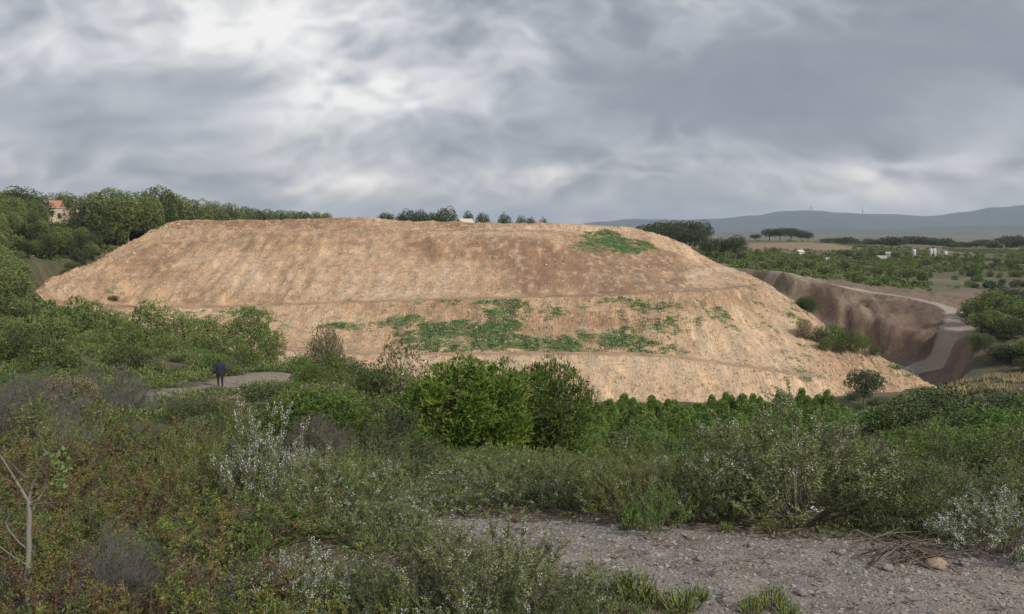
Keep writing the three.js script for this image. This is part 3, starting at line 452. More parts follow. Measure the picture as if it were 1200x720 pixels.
const oliveForms = many(4, (i) => bush(1500 + i * 5, { stems: 46, twigs: 10, twigLen: 0.22, perTwig: 16, len: 0.055, wid: 0.018, colors: [OLV, DRK, FRESH, GREY][i], up: 0.5, spread: 72, lob: 0.6, stemR: 0.01 }));
const midForms = many(6, (i) => crownTree(1600 + i * 13, { trunk: 0.02, rad: 0.62, lobes: 26, tufts: 130, per: 3, size: 0.045, wid: 0.42, colors: [OLV, DRK, FRESH, GREY, [...OLV, ...DRK], DRY][i], lobeR: 0.26, trunkR: 0.03, hollow: 0.45, flat: 0.9 }));
const brightForm = crownTree(1701, { trunk: 0.02, rad: 0.62, lobes: 44, tufts: 170, per: 4, size: 0.05, wid: 0.17, colors: BRITE, lobeR: 0.165, hollow: 0.2, upward: 0.8, trunkR: 0.03 });
const brightForm2 = crownTree(1702, { trunk: 0.03, rad: 0.5, lobes: 34, tufts: 150, per: 4, size: 0.05, wid: 0.18, colors: [[0.10, 0.155, 0.03], [0.12, 0.18, 0.035], [0.085, 0.13, 0.03]], lobeR: 0.19, hollow: 0.35, upward: 0.7, trunkR: 0.03 });
const openForm = crownTree(1703, { trunk: 0.1, rad: 0.5, lobes: 26, tufts: 26, per: 3, size: 0.05, wid: 0.3, colors: [[0.11, 0.12, 0.06], [0.14, 0.13, 0.075]], lobeR: 0.2, hollow: 0.1, bark: [0.18, 0.15, 0.12], trunkR: 0.02 });
const pineForms = many(6, (i) => crownTree(1800 + i * 17, { trunk: 0.26, rad: 0.4, lobes: 20, tufts: 250, per: 3, size: 0.03, wid: 0.42, colors: i < 3 ? PINE : i < 5 ? [...PINE, ...PINEDK] : PINEDK, lobeR: 0.17, hollow: 0.5, lean: 0.08 }));
const lightPines = many(3, (i) => crownTree(1850 + i * 17, { trunk: 0.12, rad: 0.46, lobes: 14, tufts: 220, per: 3, size: 0.036, wid: 0.4, colors: PINELT, lobeR: 0.185, hollow: 0.4, lean: 0.08, upward: 0.6 }));
const youngForms = many(4, (i) => crownTree(1900 + i * 19, { trunk: 0.06, rad: 0.34, lobes: 26, tufts: 95, per: 3, size: 0.05, wid: 0.26, colors: [[0.135, 0.215, 0.045], [0.16, 0.235, 0.055], [0.11, 0.185, 0.04]], lobeR: 0.17, cone: 0.85, upward: 0.9, hollow: 0.4 }));
const umbForms = many(3, (i) => crownTree(2000 + i * 23, { trunk: 0.42, rad: 0.52, lobes: 22, tufts: 140, per: 3, size: 0.034, wid: 0.55, colors: PINEDK, lobeR: 0.19, flat: 0.8, hollow: 0.55, trunkR: 0.028 }));
const farForms = many(4, (i) => crownTree(2100 + i * 29, { trunk: 0.05, rad: 0.55, lobes: 14, tufts: 40, per: 3, size: 0.11, wid: 0.5, colors: [PINEDK, OLV, FRESH, [...OLV, ...PINEDK]][i], lobeR: 0.24, hollow: 0.55, limbs: false }));

// highest picture row that scattered plants may reach, so that what stands behind them shows as in the photograph
const lerpLine = (L, x) => { let i = 0; while (i + 2 < L.length && L[i + 1][0] < x) i++; return mix(L[i][1], L[i + 1][1], clamp((x - L[i][0]) / (L[i + 1][0] - L[i][0]))); };
const LIMFAR = [[0, 384], [60, 396], [110, 402], [200, 410], [320, 408], [400, 400], [440, 412], [490, 440], [560, 455], [660, 470], [690, 500], [980, 500], [1000, 490], [1030, 484], [1050, 466], [1200, 458]];
const LIMNEAR = [[0, 440], [60, 428], [100, 470], [150, 486], [170, 482], [220, 474], [250, 462], [280, 456], [310, 454], [345, 446], [380, 420], [430, 425], [480, 448], [560, 480], [660, 490], [690, 508], [960, 512], [1000, 496], [1030, 490], [1055, 474], [1200, 474]];
const R0 = rng(77);
function scatter(n, pxr, dr, kinds, opt) {
  let made = 0;
  for (let tries = 0; tries < n * 8 && made < n; tries++) {
    const px = mix(pxr[0], pxr[1], R0()), d = Math.sqrt(mix(dr[0] ** 2, dr[1] ** 2, R0())), [x, y, z] = ground(px, d);
    const k = kinds[Math.floor(R0() * kinds.length)]; let W = mix(opt.W[0], opt.W[1], R0()), H = W * mix(opt.asp[0], opt.asp[1], R0());
    if (dGravel(x, z) < W * 0.42 || dTrack(x, z) < W * 0.45 || inRing(x, z) || dRoad(x, z) < W * 0.6 || (inPit(x, z) > 0.3 && !opt.pit)) continue;
    if (opt.skip && opt.skip(px, d, x, z)) continue;
    const lim = lerpLine(d < 48 || (d < 58 && px > 150 && px < 350) ? LIMNEAR : LIMFAR, px) + (d < 20 ? 24 : 0) + (d < 27 && px > 450 && px < 695 ? 42 : 0) + (d < 19.5 && px > 296 && px < 446 ? 75 : 0), maxH = at(px, lim + 42 * R0() ** 2, d)[1] - y;
    if (d < 120 && H > maxH) { H = maxH; W = Math.min(W, H * 2.2); }
    if (H < 0.28) continue;
    const g = group(k.name, x, y - 0.03, z, R0() * T2);
    dress(g, k.form, H / k.form.H, W / 2 / k.form.rad, k.mat || M.leaf, k.tree ? ['trunk', 'crown'] : ['stem', 'foliage']);
    tag(g, k.label, k.cat || 'shrub', k.grp || k.label); made++;
  }
  return made;
}
const one = (form, name, label, cat, grp, px, d, topPy, wPx, mat = M.leaf, tree = false, turn = px * 0.7 + d) => { const [H, W] = fit(px, d, topPy, wPx); return plant(form, name, label, cat, grp, px, d, H, W, turn, mat, tree ? ['trunk', 'crown'] : ['stem', 'foliage']); };

// ---------------------------------------------------------------- bushes round the gravel path
one(rosForms[0], 'rosemary_bush', 'largest grey-green rosemary bush leaning over the gravel path', 'bush', null, 935, 5.75, 492, 265);
one(rosForms[1], 'rosemary_bush', 'low rosemary bush with pale flowers at the narrow end of gravel path', 'bush', null, 590, 6.75, 540, 190);
one(rosForms[3], 'rosemary_bush', 'rosemary bush covered in white flowers beside the heap of dry sticks', 'bush', null, 1172, 4.55, 582, 150);
one(rosForms[1], 'rosemary_bush', 'sprawling rosemary bush with white flowers opposite the young green mastic bush', 'bush', null, 390, 5.3, 545, 215);
one(rosForms[0], 'rosemary_bush', 'green rosemary bush with scattered flowers spilling onto the gravel edge', 'bush', null, 572, 3.35, 622, 250);
one(tallRos, 'rosemary_bush', 'tall thin rosemary bush with upright flowering spikes', 'bush', null, 300, 6.2, 478, 95);
one(freshForm, 'mastic_bush', 'young fresh green mastic bush at the foot of rosemary hedge', 'bush', null, 768, 5.2, 572, 80);
one(greyForms[0], 'thorn_bush', 'grey leafless dome of thorny twigs among red mastic leaves', 'bush', null, 132, 3.5, 628, 112);
const FL = ['with a few pale flowers', 'dotted with pale flowers', 'almost without flowers', 'thick with white flowers', 'of yellowish green'];
const ROSL = (f) => `mid-sized rosemary bush ${FL[f]} in the hedge behind the gravel`, ROSG = (f) => `hedge rosemary ${FL[f]}`;
for (const [px, d, top, w, f] of [[750, 5.8, 530, 140, 4], [675, 6.4, 540, 130, 2], [838, 5.7, 532, 130, 2], [1065, 5.3, 548, 150, 2], [1020, 6.3, 520, 130, 4], [1140, 6.0, 545, 140, 1], [1210, 5.4, 560, 140, 2], [520, 8.0, 548, 110, 2], [640, 8.4, 532, 130, 4], [1115, 5.2, 600, 100, 4]]) one(rosForms[f], 'rosemary_bush', ROSL(f), 'bush', ROSG(f), px, d, top, w);
const ROSL2 = (f) => `rosemary bush ${FL[f]} among the mastic scrub`, ROSG2 = (f) => `rosemary ${FL[f]} among mastic`;
for (const [px, d, top, w, f] of [[215, 6.5, 520, 120, 4], [455, 4.7, 598, 140, 1], [350, 3.5, 655, 150, 3], [470, 6.2, 565, 110, 2], [265, 7.4, 522, 110, 2], [410, 7.4, 540, 120, 4], [330, 8.4, 520, 110, 3], [60, 7.8, 500, 110, 4], [480, 3.4, 660, 170, 2], [640, 3.1, 690, 130, 2]]) one(rosForms[f], 'rosemary_bush', ROSL2(f), 'bush', ROSG2(f), px, d, top, w);
const MASL = ['mostly green mastic bush with yellowish tips near the bare sapling', 'mostly rust red mastic bush near the bare sapling', 'mastic bush of mixed green and rust leaves near the bare sapling'], MASG = ['green mastic bushes', 'rust red mastic bushes', 'mixed mastic bushes'];
for (const [px, d, top, w, f] of [[35, 3.3, 650, 180, 1], [95, 4.3, 590, 170, 2], [235, 3.35, 640, 210, 2], [300, 2.95, 690, 190, 0], [40, 5.6, 560, 150, 1], [180, 5.0, 565, 170, 1], [15, 6.8, 520, 150, 2], [255, 4.5, 590, 160, 0], [150, 2.9, 690, 190, 1], [105, 7.0, 520, 140, 1], [175, 8.2, 498, 130, 2], [320, 4.6, 600, 150, 2], [60, 2.8, 705, 150, 2], [390, 2.9, 700, 170, 0], [10, 4.2, 610, 140, 0], [130, 6.0, 545, 140, 2], [235, 8.8, 505, 130, 0], [350, 6.6, 560, 110, 2]]) one(lentForms[f], 'mastic_bush', MASL[f], 'bush', MASG[f], px, d, top, w);
const DRYL = ['dry pale grey twiggy shrub standing among the scrub', 'dry brownish grey twiggy shrub standing among the scrub'], DRYG = ['pale grey dry shrubs', 'brownish grey dry shrubs'];
for (const [px, d, top, w, f] of [[40, 10.5, 445, 110, 0], [105, 11.5, 465, 80, 1], [330, 9.2, 535, 80, 0], [150, 9.4, 495, 90, 1], [10, 9, 480, 90, 1], [80, 8.6, 495, 70, 0], [300, 4.9, 600, 70, 1], [132, 27, 433, 78, 0], [205, 31, 468, 60, 1], [30, 15, 445, 80, 1], [1000, 9.5, 505, 90, 1], [370, 13, 490, 80, 1]]) one(greyForms[f], 'dry_shrub', DRYL[f], 'shrub', DRYG[f], px, d, top, w);

// ---------------------------------------------------------------- slope below: single large bushes, then scattered ones
one(brightForm, 'juniper_bush', 'large bright green bushy juniper rising above the rosemary', 'bush', null, 546, 27, 425, 158, M.needle);
one(brightForm2, 'juniper_bush', 'darker green juniper just behind the large bright one', 'bush', null, 640, 31, 430, 105, M.needle);
one(brightForm2, 'juniper_bush', 'low yellowish green juniper beside the large bright one', 'bush', null, 372, 20, 462, 135, M.needle);
one(openForm, 'open_shrub', 'tall loose shrub with bare stalks below the tier of grass', 'shrub', null, 470, 50, 398, 68);
one(midForms[5], 'brown_shrub', 'small brownish shrub standing out against the sandy mound', 'shrub', null, 382, 62, 388, 42);
const OL = [['olive_shrub', 'leafy olive green shrub on the slope below the path', 0], ['dark_shrub', 'dense dark green shrub on the slope below the path', 1], ['green_shrub', 'fresh green shrub on the slope below the path', 2], ['grey_shrub', 'grey-green shrub on the slope below the path', 3]];
const nearKinds = OL.map(([name, label, i]) => ({ name, label, form: oliveForms[i], grp: label.replace(' shrub', ' shrubs') }));
const midLab = [['olive_shrub', 'rounded olive shrub further down the slope'], ['dark_shrub', 'rounded dark green shrub further down the slope'], ['green_shrub', 'rounded fresh green shrub further down the slope'], ['grey_shrub', 'rounded grey-green shrub further down the slope'], ['olive_shrub', 'rounded olive and dark green shrub further down the slope'], ['brown_shrub', 'rounded brownish dry shrub further down the slope']];
const midKinds = midLab.map(([name, label], i) => ({ name, label, form: midForms[i], grp: label.replace(' shrub', ' shrubs') }));
scatter(40, [-40, 480], [9, 20], [nearKinds[0], nearKinds[3], nearKinds[1], nearKinds[0]], { W: [1.0, 1.7], asp: [0.5, 0.75] });
scatter(26, [480, 1240], [7.6, 20], [nearKinds[0], nearKinds[1], nearKinds[2], nearKinds[1]], { W: [1.0, 1.8], asp: [0.55, 0.85] });
scatter(60, [-40, 500], [20, 46], [midKinds[0], midKinds[3], midKinds[4], midKinds[1], midKinds[2], midKinds[5]], { W: [1.4, 2.8], asp: [0.5, 0.75] });
scatter(56, [480, 1240], [20, 48], [midKinds[0], midKinds[2], midKinds[4], midKinds[1]], { W: [1.6, 3.2], asp: [0.6, 0.9], skip: (px, d) => d < 30 && px > 450 && px < 690 });
scatter(70, [-30, 520], [48, 92], [midKinds[0], midKinds[3], midKinds[4], midKinds[1], midKinds[2]], { W: [2, 4], asp: [0.5, 0.8] });
scatter(60, [520, 1240], [50, 108], [midKinds[0], midKinds[2], midKinds[4], midKinds[1]], { W: [2.4, 4.5], asp: [0.6, 0.95] });
for (const [px, d, top, w, f] of [[1130, 28, 462, 150, 1], [1085, 34, 468, 90, 4], [1195, 24, 468, 120, 1], [1020, 30, 492, 80, 0], [1165, 15, 515, 130, 0], [1095, 19, 505, 120, 4]]) one(midForms[f], 'broad_shrub', 'broad dark shrub on the shoulder above the valley', 'shrub', 'broad shrubs on the shoulder', px, d, top, w);

// young pines packed along the toe of the mound
{
  const R = rng(5);
  for (const [d, off] of [[140, 0], [132, 7], [124, 3], [116, 9], [108, 5]]) for (let px = 684 + off; px < 985; px += 15) {
    const q = px + (R() - 0.5) * 9, dd = d + (R() - 0.5) * 6, top = lerpLine([[680, 466], [760, 459], [830, 461], [900, 454], [955, 451], [985, 464]], q) + (140 - d) * 0.95 - 5 + R() * 20;
    one(youngForms[Math.floor(R() * 4)], 'young_pine', 'young bright green pine in the dense row below the mound', 'pine tree', 'young pines below the mound', q, dd, top, 20 + R() * 9, M.needle, true, R() * 6);
  }
}
one(umbForms[0], 'umbrella_pine', 'lone round-topped pine with bare trunk at the toe of the mound', 'pine tree', null, 1012, 158, 436, 46, M.needle, true);
// pines left of the mound
{
  const R = rng(9);
  for (const [px, d, top, w] of [[96, 100, 350, 56], [132, 112, 364, 36], [176, 99, 355, 50], [152, 94, 378, 36], [214, 108, 368, 36], [252, 104, 372, 44], [296, 98, 362, 50], [66, 94, 374, 46], [322, 90, 390, 30], [236, 90, 390, 34], [196, 88, 392, 34], [112, 88, 388, 40], [276, 88, 394, 34], [24, 92, 378, 50], [-10, 96, 372, 60]])
    one(lightPines[Math.floor(R() * 3)], 'pine_tree', 'light green pine in the hollow before the mound', 'pine tree', 'light green pines before the mound', px, d, top, w * 1.1, M.needle, true, R() * 6);
  const PL = ['tall broad light green', 'tall leaning light green', 'tall narrow light green', 'tall mottled green', 'tall broad mottled green', 'tall dark green'];
  const SKY = [[-20, 224], [0, 222], [28, 218], [52, 232], [74, 230], [100, 238], [122, 226], [150, 229], [178, 228], [196, 222], [215, 233], [240, 239], [265, 241], [300, 247], [340, 249], [385, 252]];
  for (const [px, d, top, w, f] of [[-24, 236, 228, 40, 3], [-6, 245, 228, 38, 4], [12, 250, 227, 38, 1], [27, 240, 223, 40, 5], [43, 236, 234, 30, 5], [73, 275, 228, 36, 2], [108, 232, 232, 42, 4], [124, 238, 225, 46, 1], [150, 246, 229, 42, 2], [171, 250, 229, 36, 0], [192, 262, 222, 36, 4], [210, 266, 231, 34, 1], [232, 272, 237, 32, 0], [250, 280, 239, 28, 2], [268, 290, 241, 24, 3], [284, 296, 244, 22, 1], [300, 300, 246, 20, 4], [314, 303, 247, 19, 2], [329, 306, 248, 18, 3], [343, 309, 248.5, 18, 1], [357, 311, 249, 17, 4], [371, 313, 250, 17, 2], [383, 315, 251, 13, 3]])
    one(pineForms[f], 'pine_tree', `${PL[f]} pine on the wooded skyline beside the mound`, 'pine tree', `${PL[f]} pines on the wooded skyline`, px, d, top, w * 1.15, M.needle, true, R() * 6);
  [[70, 203, 3.4], [78, 207, 3.6], [86, 210, 4], [94, 214, 4.5], [102, 218, 4.5], [110, 223, 5], [82, 216, 4], [98, 224, 5], [44, 212, 5], [54, 214, 4.2], [62, 219, 4], [70, 222, 3.6], [79, 225, 3.6], [87, 228, 4], [95, 231, 5], [103, 233, 6], [111, 237, 6.5], [119, 240, 6], [128, 244, 6.5], [136, 249, 6.5], [146, 254, 6], [156, 258, 6], [166, 263, 5.5], [50, 222, 5], [66, 229, 4], [92, 236, 5], [116, 246, 7]].forEach(([px, d, h], i) => { const f = [5, 3, 4, 5, 1][i % 5]; plant(pineForms[f], 'pine_tree', `${['', 'light green', '', 'mottled green', 'broad mottled green', 'dark green'][f]} pine at the upper edge of the bare earth`, 'pine tree', `${['', 'light green', '', 'mottled green', 'broad mottled green', 'dark green'][f]} pines at the edge of the bare earth`, px, d, h, h * 0.95, R() * 6, M.needle, ['trunk', 'crown']); });
  for (let t = 0, n = 0; t < 900 && n < 48; t++) {
    const px = mix(26, 122, R()), d = mix(192, 246, R()), [x, y, z] = ground(px, d), [, by] = pix(x, y, z); if (inRing(x, z) || by > lerpLine([[26, 345], [48, 332], [92, 313], [122, 300]], px) + 3) continue;
    const H = Math.min(mix(3, 6, R()), at(px, px > 44 && px < 98 ? 268 : 244, d)[1] - y); if (H < 1.6) continue; const f = Math.floor(R() * 6), hue = ['light green', 'light green', 'light green', 'mottled green', 'mottled green', 'dark green'][f]; n++;
    plant(pineForms[f], 'pine_tree', `small ${hue} pine on the steep bank behind the bare earth`, 'pine tree', `small ${hue} pines on the steep bank`, px, d, H, H * mix(0.85, 1.2, R()), R() * 6, M.needle, ['trunk', 'crown']);
  }
  let made = 0;
  for (let t = 0; t < 2600 && made < 190; t++) {
    const far = t % 2, px = far ? mix(-30, 200, R()) : mix(-40, 190, R()), d = far ? mix(195, 275, R()) : mix(112, 235, R()), [x, y, z] = ground(px, d); if (inRing(x, z) && ringDist(x, z) > 1 || ringDist(x, z) < 3) continue;
    const [, by] = pix(x, y, z), edge = lerpLine([[-40, 372], [0, 362], [40, 336], [60, 326], [92, 316], [120, 303], [150, 288], [185, 272]], px);
    if (by > edge + 2 && px > 30 && d > 150) continue; if (px > 95 && by > edge + 3) continue;
    let H = far ? mix(3.5, 8, R()) : mix(5.5, 9, R()); let lim = lerpLine(SKY, px) + 6 + R() * 14 + (px > 40 && px < 100 ? 24 : 0); if (d < 200) lim = Math.max(lim, lerpLine([[20, 240], [36, 300], [48, 352], [70, 364], [190, 372]], px + (H * 0.35) / d * F));
    const mh = at(px, lim, d)[1] - y; if (H > mh) H = mh; if (H < 2.5) continue;
    const f = Math.floor(R() * 6), hue = ['light green', 'light green', 'light green', 'mottled green', 'mottled green', 'dark green'][f];
    plant(pineForms[f], 'pine_tree', `${hue} pine crowded in the wood on the hillside`, 'pine tree', `${hue} pines in the hillside wood`, px, d, H, H * mix(0.65, 0.9, R()), R() * 6, M.needle, ['trunk', 'crown']); made++;
  }
}
// trees behind the flat top
for (const [px, d, top, w, f] of [[452, 330, 251, 20, 0], [480, 330, 248.5, 20, 1], [494, 332, 248.5, 18, 2], [508, 328, 251, 18, 0], [523, 322, 246.5, 24, 1], [549, 330, 250.5, 13, 2], [565, 326, 252, 16, 0], [591, 326, 253.5, 15, 1], [611, 330, 256, 14, 2], [622, 332, 257, 12, 0], [637, 334, 258.5, 10, 1], [470, 334, 252, 12, 2]])
  one(umbForms[f], 'round_tree', 'dark round tree showing over the flat top of the mound', 'tree', 'dark trees behind the mound', px, d, top, w * 1.1, M.needle, true);
// plain: groups of umbrella pines, tree belt, scrub
{
  const R = rng(21);
  for (const [px, d, top, w, f] of [[757, 405, 265, 26, 0], [772, 400, 262, 28, 1], [788, 410, 261, 30, 2], [804, 400, 261, 32, 0], [820, 398, 262, 26, 1], [796, 392, 268, 30, 2], [765, 394, 270, 26, 1], [815, 390, 271, 24, 0]]) one(umbForms[f], 'umbrella_pine', 'dark umbrella pine in the clump past the shoulder of the mound', 'pine tree', 'umbrella pine clump past the mound', px, d, top, w * 1.15, M.needle, true, R() * 6);
  for (const [px, d, top, w, f] of [[832, 372, 281, 22, 0], [845, 380, 281, 20, 1], [862, 375, 278, 24, 2]]) one(umbForms[f], 'umbrella_pine', 'small dark umbrella pine at the edge of the scrub plain', 'pine tree', 'small umbrella pines by the plain', px, d, top, w * 1.1, M.needle, true, R() * 6);
  for (const [px, d, top, w, f] of [[886, 760, 275, 12, 0], [902, 750, 269, 18, 1], [914, 748, 268, 20, 2], [927, 750, 268, 20, 0], [939, 752, 271, 16, 1], [947, 755, 273, 12, 2]]) one(umbForms[f], 'umbrella_pine', 'umbrella pine on the knoll above the terraced field', 'pine tree', 'umbrella pines above the terraced field', px, d, top, w * 1.15, M.needle, true, R() * 6);
  for (let i = 0; i < 74; i++) { const px = mix(965, 1225, (i + R()) / 74), d = mix(780, 1000, R()), top = lerpLine([[960, 281], [985, 277], [1010, 281], [1030, 279], [1060, 276], [1100, 279], [1140, 282], [1165, 280], [1180, 277], [1230, 275]], px) + R() * 5; const bf = i % 3; one(bf ? farForms[0] : umbForms[Math.floor(R() * 3)], 'belt_tree', bf ? 'dark low-crowned tree in the long belt across the plain' : 'dark umbrella-shaped tree in the long belt across the plain', 'tree', bf ? 'low-crowned belt trees' : 'umbrella-shaped belt trees', px, d, top, 13 + R() * 7, M.needle, true, R() * 6); }
  const kinds = [['plain_shrub', 'dark rounded tree on the scrub plain', 0], ['plain_shrub', 'olive rounded tree on the scrub plain', 1], ['plain_shrub', 'light green rounded tree on the scrub plain', 2], ['plain_shrub', 'mottled green rounded tree on the scrub plain', 3]];
  let made = 0;
  for (let t = 0; t < 3000 && made < 270; t++) {
    const px = mix(835, 1230, R()), d = Math.sqrt(mix(285 ** 2, 640 ** 2, R())), [x, y, z] = ground(px, d); if (inRing(x, z) || dRoad(x, z) < 4 || inPit(x, z) > 0.1) continue;
    const [, by] = pix(x, y, z); if (px > 1005 && px < 1165 && d < 304) continue; if (by < 292 || fbm(x * 0.02, z * 0.02, 3, 333) < 0.40) continue;
    const H = mix(1.8, 4.6, R() * R()), k = kinds[Math.floor(R() * 4)], g = group(k[0], x, y - 0.2, z, R() * 6); dress(g, farForms[k[2]], H, H * mix(0.9, 1.3, R()), M.needle, ['trunk', 'crown']); tag(g, k[1], 'tree', k[1].replace(' tree', ' trees')); made++;
  }
  // trees right of the pit
  for (const [px, d, top, w, f] of [[1150, 222, 352, 40, 0], [1172, 214, 345, 46, 1], [1195, 216, 350, 46, 3], [1160, 205, 366, 38, 2], [1185, 200, 372, 44, 4], [1206, 205, 358, 50, 1], [1150, 196, 392, 26, 3], [1180, 188, 405, 36, 5], [1205, 186, 400, 40, 4], [1215, 178, 420, 36, 5], [1140, 234, 352, 24, 1], [1195, 236, 340, 36, 5], [1170, 238, 340, 30, 4]]) one(pineForms[f], 'pine_tree', 'green pine on the bank past the pit', 'pine tree', 'pines on the bank past the pit', px, d, top, w * 1.15, M.needle, true, R() * 6);
}
// bushes on the mound itself
{
  const R = rng(31);
  const put = (form, name, label, grp, px, py, top, w) => { const p = onMound(px, py), d = -p[2], H = Math.max(0.4, at(px, top, d)[1] - p[1]), g = group(name, p[0], p[1] - 0.15, p[2], R() * 6); dress(g, form, H / form.H, w / F * d / 2 / form.rad, M.needle, ['stem', 'foliage']); tag(g, label, 'bush', grp); };
  scatter(18, [985, 1100], [146, 172], [{ name: 'toe_shrub', label: 'low shrub at the toe of the mound beside the lone pine', form: midForms[0], grp: 'low shrubs at the toe of the mound' }, { name: 'toe_shrub', label: 'low dark shrub at the toe of the mound beside the lone pine', form: midForms[1], grp: 'low dark shrubs at the toe of the mound' }], { W: [1.6, 4], asp: [0.35, 0.55] });
  one(midForms[3], 'low_shrub', 'low grey-green shrub just in front of the walker', 'shrub', null, 250, 48.5, 455, 34);
  put(midForms[5], 'yellowing_bush', 'small yellowing bush on the flank of the mound', null, 944, 396, 376, 20);
  for (const [px, py, top, w, f] of [[962, 403, 383, 20, 1], [977, 406, 380, 22, 2], [991, 409, 386, 19, 1], [1003, 414, 391, 17, 0], [1013, 411, 393, 16, 2], [966, 411, 396, 17, 0], [1026, 417, 405, 13, 1], [984, 415, 400, 15, 1]]) put(midForms[f], 'flank_bush', 'dark green bush in the clump on the flank of the mound', 'bush clump on the flank of the mound', px, py, top, w);
  for (const [px, py, top, w] of [[130, 354, 346, 12], [945, 360, 350, 20], [960, 357, 348, 22], [972, 359, 351, 16]]) put(midForms[1], 'small_dark_bush', 'small dark bush at the edge of the bare earth', 'small dark bushes at the edge of the bare earth', px, py, top, w);
}
// ---------------------------------------------------------------- things nobody could count: herbs, undergrowth, pebbles, litter
function instanced(name, label, category, geo, mat, list) {   // list of [x, y, z, turn, sx, sy, sz, tilt, r, g, b]
  const im = new THREE.InstancedMesh(geo, mat, list.length), o = new THREE.Object3D(), c = new THREE.Color();
  list.forEach(([x, y, z, t, sx, sy, sz, tilt = 0, r, g, b], i) => { o.position.set(x, y, z); o.rotation.set(tilt, t, tilt * 0.7); o.scale.set(sx, sy, sz); o.updateMatrix(); im.setMatrixAt(i, o.matrix); if (r !== undefined) im.setColorAt(i, c.setRGB(r, g, b)); });
  im.name = numbered(name); im.castShadow = im.receiveShadow = true; scene.add(im); return tag(im, label, category, null, 'stuff');
}
function tuft(seed, n, colors, o = {}) { const R = rng(seed), b = new Buf(), { len = 1, wid = 0.09, spread = 0.8, base = 0.25 } = o; for (let k = 0; k < n; k++) { const a = R() * T2, r = base * Math.sqrt(R()), t = spread * R(), d = unit([Math.cos(a) * t, 1, Math.sin(a) * t]); b.leaf(Math.cos(a) * r, -0.03, Math.sin(a) * r, ...d, ...across(d, R), len * (0.5 + 0.5 * R()), wid, vary(colors[Math.floor(R() * colors.length)], R, 0.2), 0.4, 0.06); } return b.geo(); }
function sprig(seed, n, colors, size, wid) { const R = rng(seed), b = new Buf(); for (let k = 0; k < n; k++) { const q = rdir(R), y = Math.abs(q[1]), r = 0.5 * Math.cbrt(R()), d = unit([q[0], y + 0.4, q[2]]), e = rdir(R); const dd = unit([d[0] + e[0] * 0.6, d[1] + e[1] * 0.5, d[2] + e[2] * 0.6]); b.leaf(q[0] * r, y * r * 1.4, q[2] * r, ...dd, ...across(dd, R), size * (0.6 + 0.8 * R()), wid, vary(colors[Math.floor(R() * colors.length)], R, 0.25), 0.45, 0.1); } return b.geo(); }
